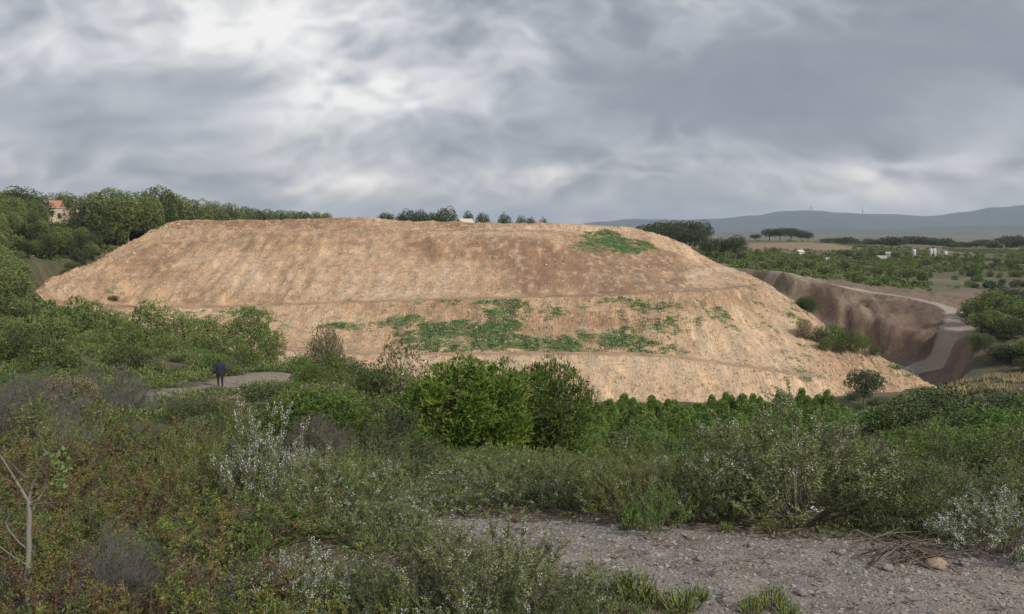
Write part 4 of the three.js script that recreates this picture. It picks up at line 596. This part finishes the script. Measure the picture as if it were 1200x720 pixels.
{
  const R = rng(41);
  // green herbs on the terraces
  const herb = tuft(3001, 9, [[0.15, 0.25, 0.12], [0.18, 0.27, 0.135], [0.125, 0.215, 0.10]], { wid: 0.3, spread: 1.4, base: 0.5 });
  const dense = [[500, 408, 60, 5, 0.8], [590, 408, 90, 5, 0.9], [700, 409, 60, 4, 0.7], [770, 411, 40, 4, 0.7], [440, 381, 60, 5, 0.9], [410, 384, 40, 5, 0.8], [455, 388, 50, 5, 0.8], [590, 403, 80, 8, 0.9], [660, 398, 40, 10, 0.5], [640, 362, 40, 8, 0.5], [690, 392, 30, 12, 0.35], [545, 356, 90, 5, 0.5], [700, 352, 60, 6, 0.4], [860, 372, 60, 20, 0.25], [700, 372, 60, 20, 0.3], [560, 385, 70, 13], [520, 400, 60, 10, 0.9], [620, 401, 55, 9], [430, 383, 45, 6, 0.9], [475, 378, 50, 6, 0.8], [610, 365, 40, 14, 0.8], [650, 378, 30, 10, 0.45], [575, 354, 60, 4, 0.6], [735, 400, 30, 9], [775, 407, 14, 6, 0.8], [745, 288, 32, 8], [705, 284, 30, 10], [500, 357, 30, 5, 0.4], [830, 374, 16, 5, 0.6], [796, 368, 8, 8, 0.7], [720, 352, 50, 6, 0.35], [315, 352, 22, 4, 0.6], [850, 350, 40, 14, 0.18], [760, 375, 110, 25, 0.26], [920, 415, 50, 30, 0.14], [935, 370, 20, 12, 0.5], [1060, 430, 26, 16, 0.55], [590, 271, 45, 3, 0.5], [118, 340, 12, 5, 0.5], [690, 360, 40, 14, 0.3], [440, 350, 110, 4, 0.15], [890, 440, 60, 8, 0.12], [250, 372, 60, 14, 0.35], [310, 385, 26, 16, 0.5]];
  const list = []; const stones = [];
  for (let k = 0; k < 330000; k++) {
    const seg = [2, 3, 4, 6, 6, 6, 8][Math.floor(R() * 7)], u = R(), t = R(), p = moundAt(u, seg, t), [px, py] = pix(...p);
    const ra = p[0] * 0.78 + p[2] * 0.9, rb = p[2] * 1.1 - p[0] * 0.55, wx = (fbm(ra * 0.11, rb * 0.11, 5, 381) - 0.5) * 60, wy = (fbm(ra * 0.13 + 9, rb * 0.13, 5, 383) - 0.5) * 18, m = ell(dense, px + wx, py + wy);
    if (m > 0) { const pat = fbm(ra * 0.2, rb * 0.26, 4, 351); const fp = fbm(p[0] * 0.9, p[2] * 0.9 + p[1], 3, 353); if (R() < clamp(m * 1.35 - 0.5 + (pat - 0.5) * 2.4 + (fp - 0.5) * 1.2) * 0.75) { const s = 0.34 + R() * 0.5; list.push([p[0], p[1] - 0.03, p[2], R() * 6, s, s * 0.55, s]); continue; } }
    if (R() < 0.0015) { const s = 0.25 + R() * 0.4; list.push([p[0], p[1] - 0.03, p[2], R() * 6, s, s * 0.6, s]); }
    if (k % 20 === 0) { const s = 0.06 + 0.3 * Math.pow(R(), 5), b = 0.75 + R() * 0.4; stones.push([p[0], p[1], p[2], R() * 6, s * 1.3, s * 0.8, s, R() * 2, b * 0.42, b * 0.30, b * 0.195]); }
  }
  instanced('herb_growth', 'low green herbs growing in patches on the terraces', 'ground cover', herb, M.leaf, list);
  const rock = new THREE.IcosahedronGeometry(1, 1); { const P = rock.attributes.position; for (let i = 0; i < P.count; i++) { const x = P.getX(i), y = P.getY(i), z = P.getZ(i), f = 0.75 + 0.5 * vnoise(x * 1.7 + 5, y * 1.7 + z * 2.3 + 5, 71); P.setXYZ(i, x * f, y * f * 0.8, z * f); } rock.computeVertexNormals(); }
  const stoneMat = plain(1, 1, 1, 0.95);
  instanced('earth_clods', 'loose clods and stones strewn over the mound', 'rubble', rock, stoneMat, stones);
  // pebbles on the gravel path
  const peb = [];
  for (let k = 0; k < 26000; k++) { const x = mix(-2.2, 4.8, R()), z = -mix(2.9, 7.2, R()), g = dGravel(x, z); if (g > 0.25 || R() > sstep(0.3, -0.1, g) + 0.1) continue; const s = 0.003 + 0.009 * Math.pow(R(), 3.2) + (R() < 0.003 ? 0.012 : 0), b = 0.5 + R() * 0.6, w = R() * 0.12; peb.push([x, height(x, z) + 0.006 + s * 0.15, z, R() * 6, s * (1 + R() * 0.5), s * 0.65, s, (R() - 0.5) * 0.8, b * (0.30 + w * 0.3), b * 0.285, b * (0.265 - w * 0.2)]); }
  instanced('pebbles', 'loose pebbles covering the gravel footpath', 'gravel', rock, stoneMat, peb);
  // leaf litter and dead bits on the soil and under the bushes
  const litterGeo = tuft(3003, 3, [[0.5, 0.5, 0.5], [0.7, 0.7, 0.7]], { wid: 0.25, spread: 8, base: 0.6 }), litter = [];
  for (let k = 0; k < 9000; k++) { const px = R() * 1200, d = 3 + 7 * R(), [x, y, z] = ground(px, d), g = dGravel(x, z); if (g < -0.05 && R() > 0.12) continue; const s = 0.03 + R() * 0.05, b = 0.5 + R() * 0.9; litter.push([x, y + 0.014, z, R() * 6, s, s * 0.5, s, 0, b * 0.24, b * 0.18, b * 0.13]); }
  instanced('leaf_litter', 'dry leaf litter and broken twigs under the bushes', 'litter', litterGeo, M.petal, litter);
  // undergrowth on the hillside
  const ug = [sprig(3101, 46, [...OLV, ...GREY], 0.22, 0.09), sprig(3102, 46, [...DRK, ...FRESH], 0.22, 0.09), sprig(3103, 40, [...DRY, ...OLV], 0.24, 0.06)], L = [[], [], []];
  for (let k = 0; k < 34000; k++) {
    const px = mix(-60, 1260, R()), d = 25 + 130 * Math.pow(R(), 1.4), [x, z] = gp(px, d); if (dGravel(x, z) < 0.25 || dTrack(x, z) < 0.5 || inRing(x, z)) continue;
    if (d > 40 && fbm(x * 0.2, z * 0.2, 3, 361) < 0.34) continue;
    const s = (0.22 + R() * 0.3) * (1 + d * 0.016); L[Math.floor(R() * 3)].push([x, height(x, z) - 0.02, z, R() * 6, s, s * (0.6 + 0.5 * R()), s]);
  }
  const fineGeo = sprig(3110, 130, [...OLV, ...GREY, ...DRK], 0.095, 0.03), fine = [];
  for (let k = 0; k < 5200; k++) { const px = mix(-60, 1260, R()), d = 2.6 + 23 * R(), [x, z] = gp(px, d), g = dGravel(x, z); if (g < 0.12) continue; const s = (0.10 + R() * 0.14) * sstep(0, 0.6, g + 0.2) * (1 + d * 0.03); fine.push([x, height(x, z) - 0.01, z, R() * 6, s, s * (0.6 + 0.6 * R()), s]); }
  instanced('undergrowth', 'fine low undergrowth between the bushes beside the path', 'undergrowth', fineGeo, M.leaf, fine);
  instanced('undergrowth', 'olive and grey-green undergrowth covering the hillside', 'undergrowth', ug[0], M.leaf, L[0]);
  instanced('undergrowth', 'dark and fresh green undergrowth covering the hillside', 'undergrowth', ug[1], M.leaf, L[1]);
  instanced('undergrowth', 'dry brownish undergrowth covering the hillside', 'undergrowth', ug[2], M.leaf, L[2]);
  // scrub of the plain and the far woods
  const scrub = sprig(3201, 60, [...PINEDK, ...OLV], 0.3, 0.16), scrub2 = sprig(3202, 60, [...FRESH, ...OLV], 0.3, 0.16), S = [[], []];
  for (let k = 0; k < 6500; k++) {
    const px = mix(820, 1260, R()), d = Math.sqrt(mix(250 ** 2, 740 ** 2, R())), [x, z] = gp(px, d); if (inRing(x, z) || dRoad(x, z) < 1.5 || inPit(x, z) > 0.1 || (px > 1000 && px < 1168 && d < 302 && d > 255)) continue;
    if (px > 868 && px < 1000 && d > 655 && d < 735) continue;
    const q = fbm(x * 0.018, z * 0.018, 4, 371); if (R() > sstep(0.30, 0.55, q)) continue;
    const s = mix(1, 2.6, R()); S[R() < 0.55 ? 0 : 1].push([x, height(x, z) - 0.2, z, R() * 6, s * 1.3, s, s * 1.3]);
  }
  for (let k = 0; k < 3200; k++) { const bank = k > 1500, px = bank ? mix(10, 130, R()) : mix(-60, 200, R()), d = bank ? mix(185, 255, R()) : mix(105, 280, R()), [x, z] = gp(px, d); if (inRing(x, z)) continue; const s = mix(0.8, 1.8, R()); S[0].push([x, height(x, z) - 0.2, z, R() * 6, s * 1.3, s, s * 1.3]); }
  instanced('scrub', 'dark scrub spread over the far plain and under the pines', 'scrub', scrub, M.needle, S[0]);
  instanced('scrub', 'light green scrub spread over the far plain', 'scrub', scrub2, M.needle, S[1]);
  // dry grass beyond the pit mouth and by the toe of the mound
  const dry = tuft(3301, 12, [[0.33, 0.265, 0.19], [0.28, 0.225, 0.16]], { wid: 0.08, spread: 0.6 }), D = [];
  for (let k = 0; k < 1500; k++) { const px = mix(1095, 1240, R()), d = mix(160, 182, R()), [x, z] = gp(px, d); if (inRing(x, z) || fbm(x * 0.2, z * 0.2, 3, 377) < 0.48) continue; const s = 0.7 + R() * 0.9; D.push([x, height(x, z) - 0.05, z, R() * 6, s, s, s]); }
  instanced('dry_grass', 'pale dry grass below the pit mouth', 'grass', dry, M.leaf, D);
}
// green tufts growing on the path edge
{
  const R = rng(51), g1 = mergeGeometries([tuft(3401, 70, [[0.13, 0.17, 0.05], [0.16, 0.19, 0.06], [0.2, 0.19, 0.09]], { wid: 0.018, spread: 1.5, base: 0.3 }), sprig(3402, 160, [[0.12, 0.17, 0.045], [0.15, 0.19, 0.05]], 0.13, 0.05)]);
  for (const [px, d, h] of [[745, 3.75, 0.2], [770, 3.65, 0.13], [800, 3.6, 0.16], [820, 3.75, 0.1], [880, 3.6, 0.12], [905, 3.65, 0.15], [730, 3.9, 0.12], [925, 3.55, 0.1], [850, 5.2, 0.1], [735, 5.3, 0.12]]) { const [x, y, z] = ground(px, d), m = mesh('grass_tuft', g1, M.leaf); m.position.set(x, y, z); m.rotation.y = R() * 6; m.scale.set(h * 0.8, h, h * 0.8); tag(m, 'small green grass tuft growing out of the gravel', 'grass tuft', 'grass tufts in the gravel'); }
}
// stones and the heap of dry sticks
{
  const R = rng(61);
  const stone = (seed, sx, sy, sz) => { const g = new THREE.IcosahedronGeometry(1, 3), P = g.attributes.position; for (let i = 0; i < P.count; i++) { const x = P.getX(i), y = P.getY(i), z = P.getZ(i), f = 0.72 + 0.5 * vnoise(x * 1.4 + 9, y * 1.4 + z * 1.9 + 9, seed) + 0.08 * vnoise(x * 6 + 9, y * 6 + z * 7, seed + 3); P.setXYZ(i, x * f * sx, y * f * sy, z * f * sz); } g.computeVertexNormals(); return g; };
  const mA = new THREE.MeshStandardMaterial({ color: new THREE.Color().setRGB(0.5, 0.38, 0.28), roughness: 0.95, bumpMap: soilBump, bumpScale: 0.006, map: soilMap }), mB = new THREE.MeshStandardMaterial({ color: new THREE.Color().setRGB(0.46, 0.43, 0.39), roughness: 0.95, bumpMap: soilBump, bumpScale: 0.006, map: soilMap });
  const put = (px, d, s, m, label, grp, k) => { const [x, y, z] = ground(px, d), o = mesh('stone', stone(k, s * 1.2, s * 0.7, s), m); o.position.set(x, y + s * 0.3 + 0.012, z); o.rotation.y = R() * 6; tag(o, label, 'stone', grp); };
  put(1098, 4.25, 0.045, mA, 'rounded orange-brown stone lying beside the dry sticks', null, 81);
  [[1040, 4.2], [985, 4.5], [900, 4.3], [880, 4.7], [820, 4.4], [1130, 4.3], [720, 4.9], [940, 3.8]].forEach(([px, d], i) => put(px, d, 0.014 + R() * 0.014, mB, 'small pale grey stone standing out of the gravel', 'small pale stones on the gravel', 90 + i));
  const [hx, hy, hz] = ground(1058, 4.42), heap = group('stick_heap', hx, hy + 0.01, hz);
  for (let k = 0; k < 44; k++) {
    const b = new Buf(), a = -0.35 + (R() - 0.5) * 1.1 + (R() < 0.15 ? 1.4 : 0), L = 0.2 + R() * 0.4, x = (R() - 0.5) * 0.4, z = (R() - 0.5) * 0.26, y = 0.02 + 0.09 * R() * (1 - Math.abs(x) * 1.5), r = 0.002 + R() * 0.004, rise = (R() - 0.5) * 0.14;
    const dx = Math.cos(a) * L / 2, dz = Math.sin(a) * L / 2; b.tube([[x - dx, Math.max(0.012, y - rise), z - dz, r], [x + (R() - 0.5) * 0.05, y + 0.015, z + (R() - 0.5) * 0.05, r * 0.9], [x + dx, Math.max(0.012, y + rise), z + dz, r * 0.5]], 5, vary([[0.12, 0.09, 0.07], [0.17, 0.135, 0.105], [0.085, 0.06, 0.045]][k % 3], R, 0.2));
    mesh('stick', b.geo(), M.bark, heap);
  }
  heap.scale.setScalar(0.85);
  tag(heap, 'heap of dry brown sticks lying on the gravel edge', 'sticks');
}
// bare pale sapling at the left
{
  const R = rng(67), [x, y, z] = ground(31, 3.35), t = group('bare_sapling', x, y, z), b = new Buf(), C = [0.24, 0.22, 0.19], C2 = [0.19, 0.17, 0.145];
  const wob = (a, c, r0, r1, n = 5, k = 0.02) => { const o = []; for (let i = 0; i <= n; i++) { const f = i / n; o.push([mix(a[0], c[0], f) + (i && i < n ? (R() - 0.5) * k : 0), mix(a[1], c[1], f), mix(a[2], c[2], f) + (i && i < n ? (R() - 0.5) * k : 0), mix(r0, r1, f)]); } return o; };
  const T = (px, py, dd = 0) => { const p = at(px, py, 3.35 + dd); return [p[0] - x, p[1] - y, p[2] - z]; };
  b.tube(wob([0, -0.05, 0], T(33, 585), 0.0125, 0.0085, 8, 0.012), 8, C);
  const br = (pts, r0, r1) => { const o = pts.map((p, i) => [...p, 0.7 * mix(r0, r1, i / (pts.length - 1))]); b.tube(o, 6, C, C2); };
  br([T(33, 588), T(24, 573), T(12, 553, 0.05), T(0, 534, 0.1)], 0.009, 0.004);
  br([T(33, 588), T(38, 568), T(47, 549, -0.05), T(56, 532, -0.1)], 0.009, 0.0045);
  br([T(56, 533, -0.1), T(50, 526, -0.1), T(47, 516, -0.12)], 0.004, 0.0015); br([T(56, 533, -0.1), T(64, 530, -0.14), T(70, 522, -0.2), T(84, 514, -0.2)], 0.004, 0.0015);
  br([T(33, 645), T(22, 636, 0.05), T(10, 622, 0.1), T(6, 612, 0.12), T(14, 600, 0.1)], 0.006, 0.0018); br([T(32, 663), T(18, 655, -0.05), T(2, 643, -0.1), T(-14, 630, -0.1)], 0.0065, 0.002);
  br([T(34, 590), T(45, 585, 0.05), T(54, 570, 0.08), T(58, 558, 0.1)], 0.005, 0.0015); br([T(34, 592), T(50, 590, -0.08), T(66, 589, -0.1), T(76, 582, -0.15)], 0.004, 0.0012); br([T(24, 573), T(16, 566, -0.05), T(22, 550, -0.1)], 0.004, 0.0012);
  for (let k = 0; k < 16; k++) { const f = R(), py0 = mix(545, 700, f), px0 = 33 + (R() - 0.5) * 6, s = R() < 0.5 ? -1 : 1, l = 10 + R() * 22, a = T(px0, py0), m = T(px0 + s * l * 0.5, py0 - l * 0.4, (R() - 0.5) * 0.1), e = T(px0 + s * l * (0.7 + R() * 0.4), py0 - l * (0.7 + R() * 0.5), (R() - 0.5) * 0.25); br([a, m, e], 0.0022, 0.0008); }
  br([T(12, 690), T(6, 700, 0), T(-4, 712, 0)], 0.004, 0.0015);
  mesh('trunk', b.geo(), M.bark, t);
  const lf = new Buf(); for (let k = 0; k < 90; k++) { const q = T(mix(56, 80, R()), mix(522, 580, R()), (R() - 0.5) * 0.12), d = rdir(R); lf.leaf(...q, ...d, ...across(d, R), 0.022, 0.014, vary([0.1, 0.17, 0.05], R, 0.2), 0.5, 0.1); }
  mesh('foliage', lf.geo(), M.leaf, t);
  tag(t, 'bare pale sapling with forked twigs and few green leaves', 'sapling');
}
// ---------------------------------------------------------------- buildings, far away
function box(w, h, d, x = 0, y = 0, z = 0) { const g = new THREE.BoxGeometry(w, h, d); g.translate(x, y + h / 2, z); return g; }
function gable(w, h, d, over = 0.4) { const s = new THREE.Shape(); s.moveTo(-d / 2 - over, 0); s.lineTo(0, h); s.lineTo(d / 2 + over, 0); s.lineTo(d / 2 + over, -0.18); s.lineTo(-d / 2 - over, -0.18); s.closePath(); const g = new THREE.ExtrudeGeometry(s, { depth: w + over * 2, bevelEnabled: false }); g.rotateY(Math.PI / 2); g.translate(-(w + over * 2) / 2, 0, 0); return g; }
function house(name, label, category, px, d, w, h, dep, roofH, wallM, roofM, turn, wins, lift = 0, yOver) {
  const [x, y0, z] = ground(px, d), y = yOver === undefined ? y0 : yOver, g = group(name, x, y + lift, z, turn);
  mesh('wall', box(w, h + 4, dep, 0, -4, 0), wallM, g);
  if (roofH) { const r = mesh('roof', gable(w, roofH, dep), roofM, g); r.position.y = h + 0.18; } else { mesh('roof', box(w + 0.3, 0.25, dep + 0.3, 0, h, 0), roofM, g); }
  const wm = plain(0.06, 0.065, 0.07, 0.3), fm = plain(0.45, 0.42, 0.38);
  for (const [wx, wy, ww, wh] of wins) { const f = mesh('window', box(ww + 0.2, wh + 0.2, 0.12, wx, wy - 0.1, dep / 2 + 0.02), fm, g); mesh('pane', box(ww, wh, 0.06, wx, wy, dep / 2 + 0.07), wm, f); }
  return tag(g, label, category);
}
{
  const cream = plain(0.66, 0.52, 0.38), tile = plain(0.36, 0.17, 0.11), white = plain(0.44, 0.43, 0.41), grey = plain(0.35, 0.34, 0.33), stone = plain(0.5, 0.44, 0.36);
  const yAt = (px, py, d) => at(px, py, d)[1];
  house('house', 'house with orange tiled roof among the hillside pines', 'house', 57, 246, 6.5, 3.2, 6, 2.0, cream, tile, 0.25, [[-1.6, 1.2, 1, 1.2], [1.4, 1.2, 1, 1.2]], 0, yAt(57, 258, 246));
  house('house', 'cream house with flat roof among the hillside pines', 'house', 84, 240, 4.6, 4.2, 6, 0, cream, white, -0.2, [[-1.2, 1.6, 0.9, 1.3]], 0, yAt(84, 263, 240));
  house('barn', 'small pale barn roof showing over the mound top', 'barn', 546, 318, 4, 2.2, 4, 1.3, stone, stone, 0.3, [], 0, yAt(546, 268.5, 318));
  house('shed', 'white shed with pitched roof beside the terraced field', 'shed', 937, 560, 4.4, 2.6, 4, 1.4, white, white, 0.5, [[0, 0.8, 0.8, 0.9]]);
  house('hut', 'low white hut in the scrub below the field', 'hut', 969, 480, 2.2, 1.8, 2.2, 0, white, grey, 0.2, []);
  house('long_shed', 'long low pale shed in the middle of the scrub plain', 'shed', 1031, 560, 7, 1.9, 4, 0, white, grey, 0.1, [[-2, 0.7, 0.8, 0.7], [1.5, 0.7, 0.8, 0.7]]);
  house('cabin', 'small white cabin beside the long low shed', 'cabin', 1041, 575, 2.6, 2.6, 3, 0.9, white, grey, -0.4, [[0, 0.9, 0.7, 0.8]]);
  house('cabin', 'small white cabin in front of the tree belt', 'cabin', 1172, 800, 6, 4, 5, 1.6, white, tile, 0.2, [[0, 1.4, 1, 1.2]]);
  for (const [px, d, s, label, grp] of [[1071, 640, 1.5, 'squat white storage tank near the tree belt', null], [1091, 640, 1.3, 'tall white silo of the close pair near the tree belt', 'pair of silos'], [1095, 642, 1.4, 'tall white silo of the close pair near the tree belt', 'pair of silos'], [1108, 630, 1.5, 'white silo standing alone past the close pair', null]]) {
    const [x, y, z] = ground(px, d), g = group('silo', x, y, z), h = grp ? 5.6 : 4.2, pr = [[0, 0], [s, 0], [s, h * 0.75], [s * 0.92, h * 0.85], [s * 0.6, h * 0.96], [0, h]].map(([a, b]) => new THREE.Vector2(a, b));
    mesh('tank', new THREE.LatheGeometry(pr, 20), white, g); mesh('base', new THREE.CylinderGeometry(s * 1.1, s * 1.1, 0.8, 16).translate(0, 0, 0), grey, g); tag(g, label, 'silo', grp);
  }
  // towers on the ridge
  { const [x, y, z] = at(1011, 252, 8900), g = group('radio_mast', x, y - 30, z); mesh('shaft', new THREE.CylinderGeometry(2.2, 5, 110, 8).translate(0, 55, 0), grey, g); mesh('platform', new THREE.CylinderGeometry(8, 8, 16, 10).translate(0, 62, 0), grey, g); mesh('antenna', new THREE.CylinderGeometry(0.7, 1.6, 40, 6).translate(0, 130, 0), grey, g); tag(g, 'thin radio mast on the distant ridge', 'mast'); }
  { const [x, y, z] = at(950, 247, 8950), g = group('hilltop_church', x, y - 12, z); mesh('nave', box(50, 26, 30), grey, g); mesh('tower', box(14, 46, 14, 6, 0, 0), grey, g); mesh('spire', new THREE.ConeGeometry(8, 16, 6).translate(6, 54, 0), grey, g); tag(g, 'tiny building with tower on the highest crest of the distant ridge', 'building'); }
}
// ---------------------------------------------------------------- the walker
function body(bones, lo, hi, cell, k = 0.03) {
  const span = Math.max(hi[0] - lo[0], hi[1] - lo[1], hi[2] - lo[2]), n = Math.ceil(span / cell) + 4, mc = new MarchingCubes(n, new THREE.MeshBasicMaterial(), false, false, 60000), c = [(lo[0] + hi[0]) / 2, (lo[1] + hi[1]) / 2, (lo[2] + hi[2]) / 2], half = span / 2 * (n / (n - 4));
  mc.isolation = 0;
  for (let z = 0; z < n; z++) for (let y = 0; y < n; y++) for (let x = 0; x < n; x++) {
    const p = [c[0] + (x - n / 2) / (n / 2) * half, c[1] + (y - n / 2) / (n / 2) * half, c[2] + (z - n / 2) / (n / 2) * half]; let d = 9;
    for (const [a, b, ra, rb, sq = 1] of bones) { const ab = [b[0] - a[0], b[1] - a[1], b[2] - a[2]], t = clamp(((p[0] - a[0]) * ab[0] + (p[1] - a[1]) * ab[1] + (p[2] - a[2]) * ab[2]) / (ab[0] ** 2 + ab[1] ** 2 + ab[2] ** 2 || 1)); const q = Math.hypot(p[0] - a[0] - ab[0] * t, p[1] - a[1] - ab[1] * t, (p[2] - a[2] - ab[2] * t) * sq) - mix(ra, rb, t); const h = clamp(0.5 + 0.5 * (d - q) / k); d = mix(d, q, h) - k * h * (1 - h); }
    mc.field[x + y * n + z * n * n] = -d;
  }
  mc.update();
  const N = mc.count, P = new Float32Array(N * 3), Q = new Float32Array(N * 3);
  for (let i = 0; i < N * 3; i++) { P[i] = mc.positionArray[i] * half + c[i % 3]; Q[i] = mc.normalArray[i]; }
  const g = new THREE.BufferGeometry(); g.setAttribute('position', new THREE.BufferAttribute(P, 3)); g.setAttribute('normal', new THREE.BufferAttribute(Q, 3)); return g;
}
{
  const [x, y, z] = ground(258, 51.5), man = group('person', x, y, z, 0.25);   // back to the camera: faces -z, stepping, head bowed
  const skin = plain(0.36, 0.22, 0.16, 0.6), navy = plain(0.018, 0.022, 0.042, 0.85), dark = plain(0.02, 0.02, 0.024, 0.9), hair = plain(0.02, 0.015, 0.012, 0.7), shoe = plain(0.03, 0.028, 0.026, 0.6);
  const hd = [-0.02, 1.53, -0.12];
  const head = body([[[hd[0], hd[1] + 0.02, hd[2]], [hd[0], hd[1] - 0.04, hd[2] - 0.02], 0.092, 0.075], [[hd[0], hd[1] - 0.05, hd[2] - 0.03], [hd[0], hd[1] - 0.09, hd[2] - 0.06], 0.05, 0.035], [[hd[0], hd[1] - 0.01, hd[2] - 0.085], [hd[0], hd[1] - 0.035, hd[2] - 0.11], 0.012, 0.016], [[hd[0] - 0.085, hd[1] + 0.01, hd[2] + 0.01], [hd[0] - 0.092, hd[1] - 0.03, hd[2] + 0.005], 0.014, 0.01], [[hd[0] + 0.085, hd[1] + 0.01, hd[2] + 0.01], [hd[0] + 0.092, hd[1] - 0.03, hd[2] + 0.005], 0.014, 0.01], [[0, 1.38, -0.02], [hd[0], hd[1] - 0.06, hd[2] + 0.02], 0.058, 0.052]], [-0.12, 1.32, -0.24], [0.12, 1.68, 0.08], 0.008, 0.02);
  const handAt = (w, dir, s) => { const f = [[-0.03, 0.06, 0.075], [-0.01, 0.075, 0.085], [0.01, 0.072, 0.08], [0.028, 0.055, 0.068]], out = [[[w[0], w[1], w[2]], [w[0], w[1] - 0.07, w[2] - 0.01], 0.03, 0.036, 1]]; for (const [o, , l] of f) out.push([[w[0], w[1] - 0.085, w[2] + o], [w[0] - s * 0.012, w[1] - 0.085 - l * 0.55, w[2] + o - 0.005], 0.0095, 0.009], [[w[0] - s * 0.012, w[1] - 0.085 - l * 0.55, w[2] + o - 0.005], [w[0] - s * 0.035, w[1] - 0.085 - l, w[2] + o - 0.01], 0.009, 0.0075]); out.push([[w[0] - s * 0.01, w[1] - 0.035, w[2] - 0.035], [w[0] - s * 0.03, w[1] - 0.09, w[2] - 0.062], 0.012, 0.009]); return out; };
  const wl = [-0.30, 0.80, -0.10], wr = [0.34, 0.82, -0.02];
  const hl = body(handAt(wl, 0, -1), [-0.40, 0.58, -0.22], [-0.2, 0.86, 0.02], 0.006, 0.008), hr = body(handAt(wr, 0, 1), [0.24, 0.60, -0.12], [0.44, 0.88, 0.08], 0.006, 0.008);
  const m = mesh('body', mergeGeometries([head, hl, hr]), skin, man);
  mesh('jacket', body([[[0, 0.92, 0], [0, 1.18, 0.01], 0.195, 0.2, 1.3], [[0, 1.18, 0.01], [0, 1.36, -0.01], 0.2, 0.15, 1.4], [[-0.1, 1.34, 0], [0.1, 1.34, 0], 0.095, 0.095, 1.2], [[0, 1.38, -0.02], [0, 1.44, -0.04], 0.085, 0.075], [[-0.19, 1.33, 0], [-0.285, 1.06, 0.03], 0.078, 0.062], [[-0.285, 1.06, 0.03], [-0.30, 0.82, -0.09], 0.06, 0.045], [[0.19, 1.33, 0], [0.30, 1.07, 0.06], 0.078, 0.062], [[0.30, 1.07, 0.06], [0.34, 0.84, -0.01], 0.06, 0.045], [[-0.07, 0.84, 0], [0.07, 0.84, 0], 0.14, 0.14, 1.2]], [-0.42, 0.64, -0.25], [0.44, 1.55, 0.25], 0.016, 0.04), navy, man);
  mesh('trousers', body([[[-0.09, 0.86, 0], [0.09, 0.86, 0], 0.115, 0.115], [[-0.10, 0.84, 0], [-0.12, 0.48, -0.12], 0.095, 0.068], [[-0.12, 0.48, -0.12], [-0.12, 0.09, -0.06], 0.066, 0.05], [[0.10, 0.84, 0], [0.11, 0.47, 0.0], 0.095, 0.068], [[0.11, 0.47, 0.0], [0.12, 0.10, 0.16], 0.066, 0.05]], [-0.3, 0.02, -0.3], [0.3, 1.0, 0.3], 0.016, 0.03), dark, man);
  mesh('hair', body([[[hd[0], hd[1] + 0.035, hd[2] + 0.012], [hd[0], hd[1] - 0.03, hd[2] + 0.035], 0.095, 0.078]], [-0.14, 1.4, -0.24], [0.14, 1.72, 0.08], 0.01, 0.02), hair, man);
  for (const [sx, sz] of [[-0.12, -0.06], [0.12, 0.16]]) mesh('shoe', body([[[sx, 0.05, sz + 0.04], [sx, 0.04, sz - 0.15], 0.048, 0.036]], [sx - 0.1, -0.05, sz - 0.25], [sx + 0.1, 0.15, sz + 0.15], 0.012, 0.02), shoe, man);
  tag(man, 'person in dark navy jacket with head bowed walking on sandy track', 'person');
}
renderer.render(scene, camera);
